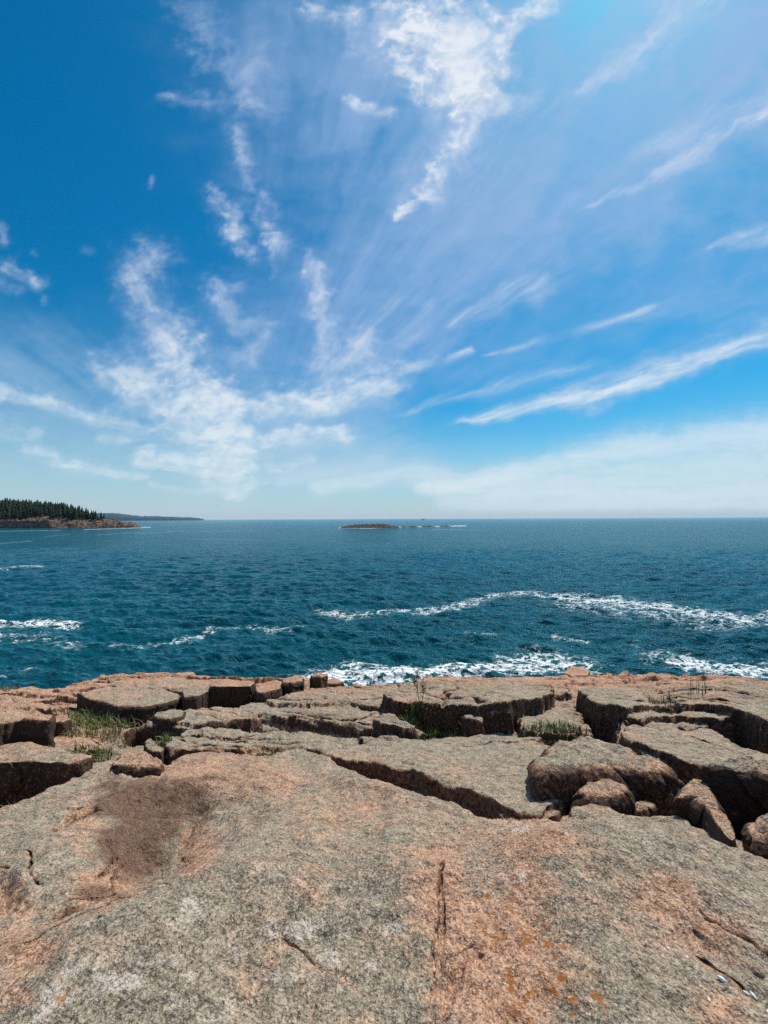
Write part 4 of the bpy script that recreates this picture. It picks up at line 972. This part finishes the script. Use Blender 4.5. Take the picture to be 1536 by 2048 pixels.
# ------------------------------------------------------------------ boat on the horizon
def plain(name, c, rough=0.5):
    m, T, b = new_mat(name); pos = T.new('ShaderNodeNewGeometry').outputs['Position']
    T.l.new(T.mix(T.noise(pos, 0.4, 3), c, tuple(q * 0.85 for q in c[:3]) + (1,)), b.inputs['Base Color']); b.inputs['Roughness'].default_value = rough; return m
def boat():
    Y = 2600.0; X, _ = ray(846, 1038)
    t = empty('boat', (X * Y, Y, 0), rad(8)); tag(t, 'white passenger boat far out on the horizon', 'boat')
    W = plain('boat_paint', (0.85, 0.86, 0.86, 1)); K = plain('boat_window', (0.15, 0.17, 0.19, 1), 0.2)
    st = np.linspace(0, 1, 14); v = []
    for q in st:
        L = -17 + 34 * q; w = 3.6 * (1 - max(0, (q - 0.55) / 0.45) ** 2.2) * (0.85 + 0.15 * min(1, q * 5)) + 0.02; top = 2.6 + 1.6 * q * q
        v += [(L, -w, top), (L + 0.4 * q, -w * 0.75, -1), (L + 0.4 * q, w * 0.75, -1), (L, w, top)]
    raw_mesh('hull', np.array(v), np.concatenate([grid_faces(14, 4, True), [[0, 1, 2, 3]]]), W, smooth=False, parent=t)
    def box(nm, c, s, mat, par):
        p = np.array([(a, b, d) for a in (-1, 1) for b in (-1, 1) for d in (-1, 1)], float) * np.array(s) / 2 + np.array(c)
        p[p[:, 2] > c[2], 0] = (p[p[:, 2] > c[2], 0] - c[0]) * 0.93 + c[0]
        return raw_mesh(nm, p, np.array([(0, 1, 3, 2), (4, 6, 7, 5), (0, 4, 5, 1), (2, 3, 7, 6), (0, 2, 6, 4), (1, 5, 7, 3)]), mat, smooth=False, parent=par)
    cb = box('cabin', (-2, 0, 4.6), (20, 5.6, 3.6), W, t); box('window_band', (-2, 0, 5.0), (19, 5.75, 0.9), K, cb)
    box('wheelhouse', (4, 0, 7.6), (6, 4.4, 2.6), W, t); box('mast', (1.5, 0, 11), (0.5, 0.5, 5), W, t)
boat()

# ------------------------------------------------------------------ plants on the ledge
def leaf_mat(name, c1, c2):
    m, T, b = new_mat(name)
    pos = T.new('ShaderNodeNewGeometry').outputs['Position']
    rnd = T.new('ShaderNodeNewGeometry').outputs['Random Per Island']
    T.l.new(T.mix(T.m('ADD', T.m('MULTIPLY', rnd, 0.8), T.m('MULTIPLY', T.noise(pos, 30, 2), 0.2)), c1, c2), b.inputs['Base Color'])
    b.inputs['Roughness'].default_value = 0.6
    b.inputs['Transmission Weight'].default_value = 0.0
    b.inputs['Subsurface Weight'].default_value = 0.0
    return m
GREEN = leaf_mat('grass_green', (0.045, 0.075, 0.014, 1), (0.19, 0.22, 0.055, 1))
OLIVE = leaf_mat('grass_olive', (0.065, 0.068, 0.020, 1), (0.24, 0.21, 0.08, 1))
STRAW = leaf_mat('grass_straw', (0.10, 0.075, 0.03, 1), (0.26, 0.20, 0.09, 1))
REDL = leaf_mat('red_leaves', (0.30, 0.035, 0.010, 1), (0.50, 0.10, 0.015, 1))

def ledge_z(x, y): return float(ledge_height(np.array([[x]]), np.array([[y]]))[0][0, 0])
def blades(n, rad_x, rad_y, h, w, bend, seed, base=None, up=0.35):
    rs = random.Random(seed); v = []; f = []
    for _ in range(n):
        a = rs.uniform(0, 6.28); r = math.sqrt(rs.random()); bx, by = rad_x * r * math.cos(a), rad_y * r * math.sin(a)
        d = rs.uniform(0, 6.28); L = 0.78 * h * rs.uniform(0.45, 1.15); ln = rs.uniform(0.1, 1.0) * bend
        ww = w * rs.uniform(0.6, 1.3); zb = (base(bx, by) if base else 0.0) - 0.02
        ca, sa = math.cos(d), math.sin(d); i = len(v); N = 5
        for k in range(N):
            q = k / (N - 1); o = ln * L * q ** 1.8; zz = L * (q - 0.35 * ln * q ** 2.5)
            wd = ww * (1 - q ** 1.5) * (0.7 + 0.3 * min(1, q * 4)) + 0.0004
            v += [(bx + ca * o - sa * wd, by + sa * o + ca * wd, zb + zz), (bx + ca * o + sa * wd, by + sa * o - ca * wd, zb + zz + 0.003)]
        for k in range(N - 1): f.append((i + 2 * k, i + 2 * k + 1, i + 2 * k + 3, i + 2 * k + 2))
    return np.array(v), np.array(f)
def tuft(px, py, lift, n, rx, ry, h, w, bend, seed, mat, label, name='grass_tuft', cat='grass tuft', group=None):
    x, y = ground(px, py, lift)[0]
    gx = np.linspace(-rx * 1.05, rx * 1.05, 13); gy = np.linspace(-ry * 1.05, ry * 1.05, 13)
    A, B = np.meshgrid(gx + x, gy + y, indexing='ij'); Z = ledge_height(A, B)[0]; zc = float(np.median(Z))
    def base(bx, by):
        i = int(np.clip(round((bx / (rx * 1.05) + 1) * 6), 0, 12)); j = int(np.clip(round((by / (ry * 1.05) + 1) * 6), 0, 12)); return float(min(Z[i, j], zc + 0.12)) - zc
    v, f = blades(n, rx, ry, h, w, bend, seed, base)
    o = raw_mesh(name, v, f, mat, smooth=True); o.location = (x, y, zc)
    return tag(o, label, cat, group)
tuft(205, 1450, -0.08, 420, 0.42, 0.40, 0.30, 0.007, 0.9, 1, GREEN, 'largest green grass tuft filling the hollow under the overhanging slab')
tuft(160, 1432, -0.05, 160, 0.25, 0.25, 0.22, 0.006, 0.9, 2, GREEN, 'green grass tuft at the left end of the hollow below the far shelves')
tuft(200, 1474, -0.05, 260, 0.40, 0.30, 0.22, 0.006, 1.1, 3, OLIVE, 'olive and yellow dry grass spilling down in front of the large green tuft')
tuft(250, 1458, -0.12, 150, 0.25, 0.25, 0.28, 0.006, 1.2, 4, OLIVE, 'dark arching grass hanging at the mouth of the black hole')
tuft(250, 1484, -0.05, 170, 0.32, 0.18, 0.14, 0.005, 1.0, 5, STRAW, 'sparse straw coloured grass on bare soil below the black hole')
tuft(180, 1512, -0.02, 260, 0.22, 0.14, 0.16, 0.005, 0.9, 6, GREEN, 'low green grass tuft between the cracked left block and the foreground slab')
tuft(322, 1503, 0.0, 140, 0.10, 0.10, 0.15, 0.005, 0.9, 7, GREEN, 'small bright green tuft in the notch of the foreground slab rim')
tuft(842, 1455, 0.05, 420, 0.22, 0.14, 0.20, 0.008, 0.9, 8, GREEN, 'dense bright green tuft at the left foot of the long dark ledge face')
tuft(905, 1458, 0.05, 60, 0.25, 0.10, 0.16, 0.007, 1.0, 9, OLIVE, 'thin pale tuft just right of the bright green tuft along the dark ledge face')
tuft(1110, 1478, 0.1, 420, 0.38, 0.16, 0.17, 0.006, 0.9, 10, GREEN, 'wide green tuft in the cleft above the large hump on the right')
tuft(1045, 1474, 0.1, 70, 0.12, 0.12, 0.13, 0.006, 0.9, 11, OLIVE, 'small dark tuft at the right end of the long dark ledge face')
tuft(1322, 1388, 0.5, 70, 0.18, 0.12, 0.18, 0.008, 1.2, 12, OLIVE, 'spiky olive tuft on top of the right outcrop')
tuft(1388, 1385, 0.44, 20, 0.16, 0.08, 0.38, 0.004, 0.3, 13, STRAW, 'tall dry straw stalks standing on the right outcrop by the sea')
tuft(530, 1502, 0.25, 26, 0.10, 0.05, 0.16, 0.005, 1.3, 14, OLIVE, 'few dark blades lying along the rim of the foreground slab')
tuft(548, 1428, 0.2, 30, 0.05, 0.05, 0.16, 0.004, 0.6, 15, STRAW, 'little brown tuft in the thin crack left of centre')
tuft(400, 1455, 0.2, 22, 0.04, 0.04, 0.14, 0.004, 0.6, 16, OLIVE, 'tiny tuft in the flat slab right of the black hole')
tuft(8, 1362, 0.05, 120, 0.30, 0.20, 0.16, 0.006, 0.8, 17, OLIVE, 'dark grass on the ledge rim at the far left against the sea')
tuft(60, 1588, 0.1, 40, 0.18, 0.10, 0.14, 0.004, 1.2, 18, STRAW, 'dead twiggy grass in the shaded gap at the left edge')
tuft(1368, 1503, 0.42, 70, 0.07, 0.05, 0.06, 0.012, 1.2, 19, REDL, 'patch of bright orange red leaves on the grey rock at right', 'red_leaf_plant', 'plant')
tuft(738, 1450, 0.15, 14, 0.06, 0.04, 0.12, 0.004, 0.5, 20, STRAW, 'few brown stalks in the thin crack near the centre')

def weed(px, py, lift, h, seed, label):
    x, y = ground(px, py, lift)[0]; z = ledge_z(x, y)
    t = empty('weed_plant', (x, y, z - 0.02)); tag(t, label, 'weed')
    rs = random.Random(seed); v = []; f = []; tips = []
    def stem(p, d, L, r, depth):
        n = 6; p = np.array(p, float); d = np.array(d, float); ring = []
        for k in range(n + 1):
            q = k / n; i0 = len(v)
            for a in range(5): v.append(tuple(p + r * (1 - 0.6 * q) * np.array([math.cos(a * 1.2566), math.sin(a * 1.2566), 0])))
            ring.append(i0)
            tips.append((p.copy(), q))
            if depth and k in (2, 3, 4, 5) and rs.random() < 0.8: stem(p, d + np.array([rs.uniform(-0.8, 0.8), rs.uniform(-0.8, 0.8), 0.2]), L * 0.35, r * 0.6, 0)
            d = d + np.array([rs.uniform(-.18, .18), rs.uniform(-.18, .18), 0.05]); d /= np.linalg.norm(d); p = p + d * L / n
        for k in range(n):
            for a in range(5): f.append((ring[k] + a, ring[k] + (a + 1) % 5, ring[k + 1] + (a + 1) % 5, ring[k + 1] + a))
    stem((0, 0, 0), (-0.15, 0, 1), h, 0.006, 1); stem((0.02, 0, 0), (0.2, 0.05, 1), h * 0.7, 0.005, 1)
    raw_mesh('stem', np.array(v), np.array(f), STRAW, parent=t)
    lv = []; lf = []
    for p, q in tips:
        if q < 0.2: continue
        for _ in range(3):
            a = rs.uniform(0, 6.28); L = rs.uniform(0.025, 0.055); e = rs.uniform(-0.2, 0.7); c, s = math.cos(a), math.sin(a); w = L * 0.28; i = len(lv)
            lv += [tuple(p), (p[0] + c * L * .5 - s * w, p[1] + s * L * .5 + c * w, p[2] + e * L * .6), (p[0] + c * L, p[1] + s * L, p[2] + e * L), (p[0] + c * L * .5 + s * w, p[1] + s * L * .5 - c * w, p[2] + e * L * .6)]
            lf.append((i, i + 1, i + 2, i + 3))
    raw_mesh('leaves', np.array(lv), np.array(lf), OLIVE, smooth=False, parent=t)
weed(838, 1450, 0.05, 0.38, 1, 'tall thin weed with a bare stem rising before the dark ledge face')
weed(1342, 1418, 0.36, 0.24, 2, 'small leafy weed in the joint below the spiky tuft on the right outcrop')

# bits of broken shell
SHELL = plain('shell', (0.78, 0.77, 0.76, 1), 0.4)
def shells():
    first = None; rs = random.Random(4)
    labs = {0: 'largest white shell chip lying on the sloping rock near the right corner', 1: 'pair piece of white shell lying further down the slope from the largest chip', }
    spots = [(1440, 1940, 0.016, 'largest white shell chip on the sloping rock near the lower right'), (1488, 1957, 0.011, 'slim white shell chip right of the largest one'), (1503, 1962, 0.012, 'white shell chip nearest the right edge on the pink streak'),
             (1332, 1886, 0.008, 'white shell chip on the edge of the pink streak, upper of two'), (1371, 1897, 0.008, 'white shell chip by the dark joint above the largest one'), (1436, 1808, 0.008, 'single white shell chip high on the grey slope at right'),
             (1413, 1728, 0.006, 'tiny white shell chip below the small pit at right'), (1245, 1729, 0.006, 'tiny white shell chip on the hump left of the small pit'), (1534, 1998, 0.013, 'white shell chip cut by the right edge of the photo'), (1414, 1978, 0.008, 'small white shell chip below the largest one')]
    for px, py, s, lab in spots:
        if first is None:
            u = np.linspace(0, 1, 9); w = np.linspace(-1, 1, 7); vv = []
            for a in u:
                for b in w: vv.append(((a - 0.5) * 2, b * 0.55 * math.sin(math.pi * (0.1 + 0.85 * a)), 0.45 * (1 - b * b) * math.sin(math.pi * (0.15 + 0.75 * a)) + 0.02))
            v = np.array(vv); n = len(v); fc = grid_faces(9, 7); v2 = v.copy(); v2[:, 2] -= 0.08
            o = raw_mesh('shell_fragment', np.concatenate([v, v2]), np.concatenate([fc, fc[:, ::-1] + n]), SHELL); first = o
        else: o = first.copy(); COL.objects.link(o)
        x, y = ground(px, py, 0.32)[0]
        o.location = (x, y, ledge_z(x, y) + 0.003); o.scale = (s * 0.75, s * 0.75, s * 0.75); o.rotation_euler = (rs.uniform(-.2, .2), rs.uniform(-.2, .2), rs.uniform(0, 6.28))
        tag(o, lab, 'shell', 'white shell chips on the rock')
shells()

# ------------------------------------------------------------------ the air
def haze():
    x, y0, y1, z0, z1 = 50000, -400, 13500, -5, 118
    p = np.array([(a, b, c) for a in (-x, x) for b in (y0, y1) for c in (z0, z1)], float)
    m = bpy.data.materials.new('air'); m.use_nodes = True; T = NT(m.node_tree); T.n.clear()
    out = T.new('ShaderNodeOutputMaterial'); pv = T.new('ShaderNodeVolumePrincipled')
    pv.inputs['Density'].default_value = HAZE; pv.inputs['Color'].default_value = (0.50, 0.74, 1.0, 1); pv.inputs['Anisotropy'].default_value = 0.0
    T.l.new(pv.outputs[0], out.inputs['Volume'])
    o = raw_mesh('haze', p, np.array([(0, 1, 3, 2), (4, 6, 7, 5), (0, 4, 5, 1), (2, 3, 7, 6), (0, 2, 6, 4), (1, 5, 7, 3)]), m, smooth=False)
    tag(o, kind='stuff')
HAZE = 2.1e-5
haze()
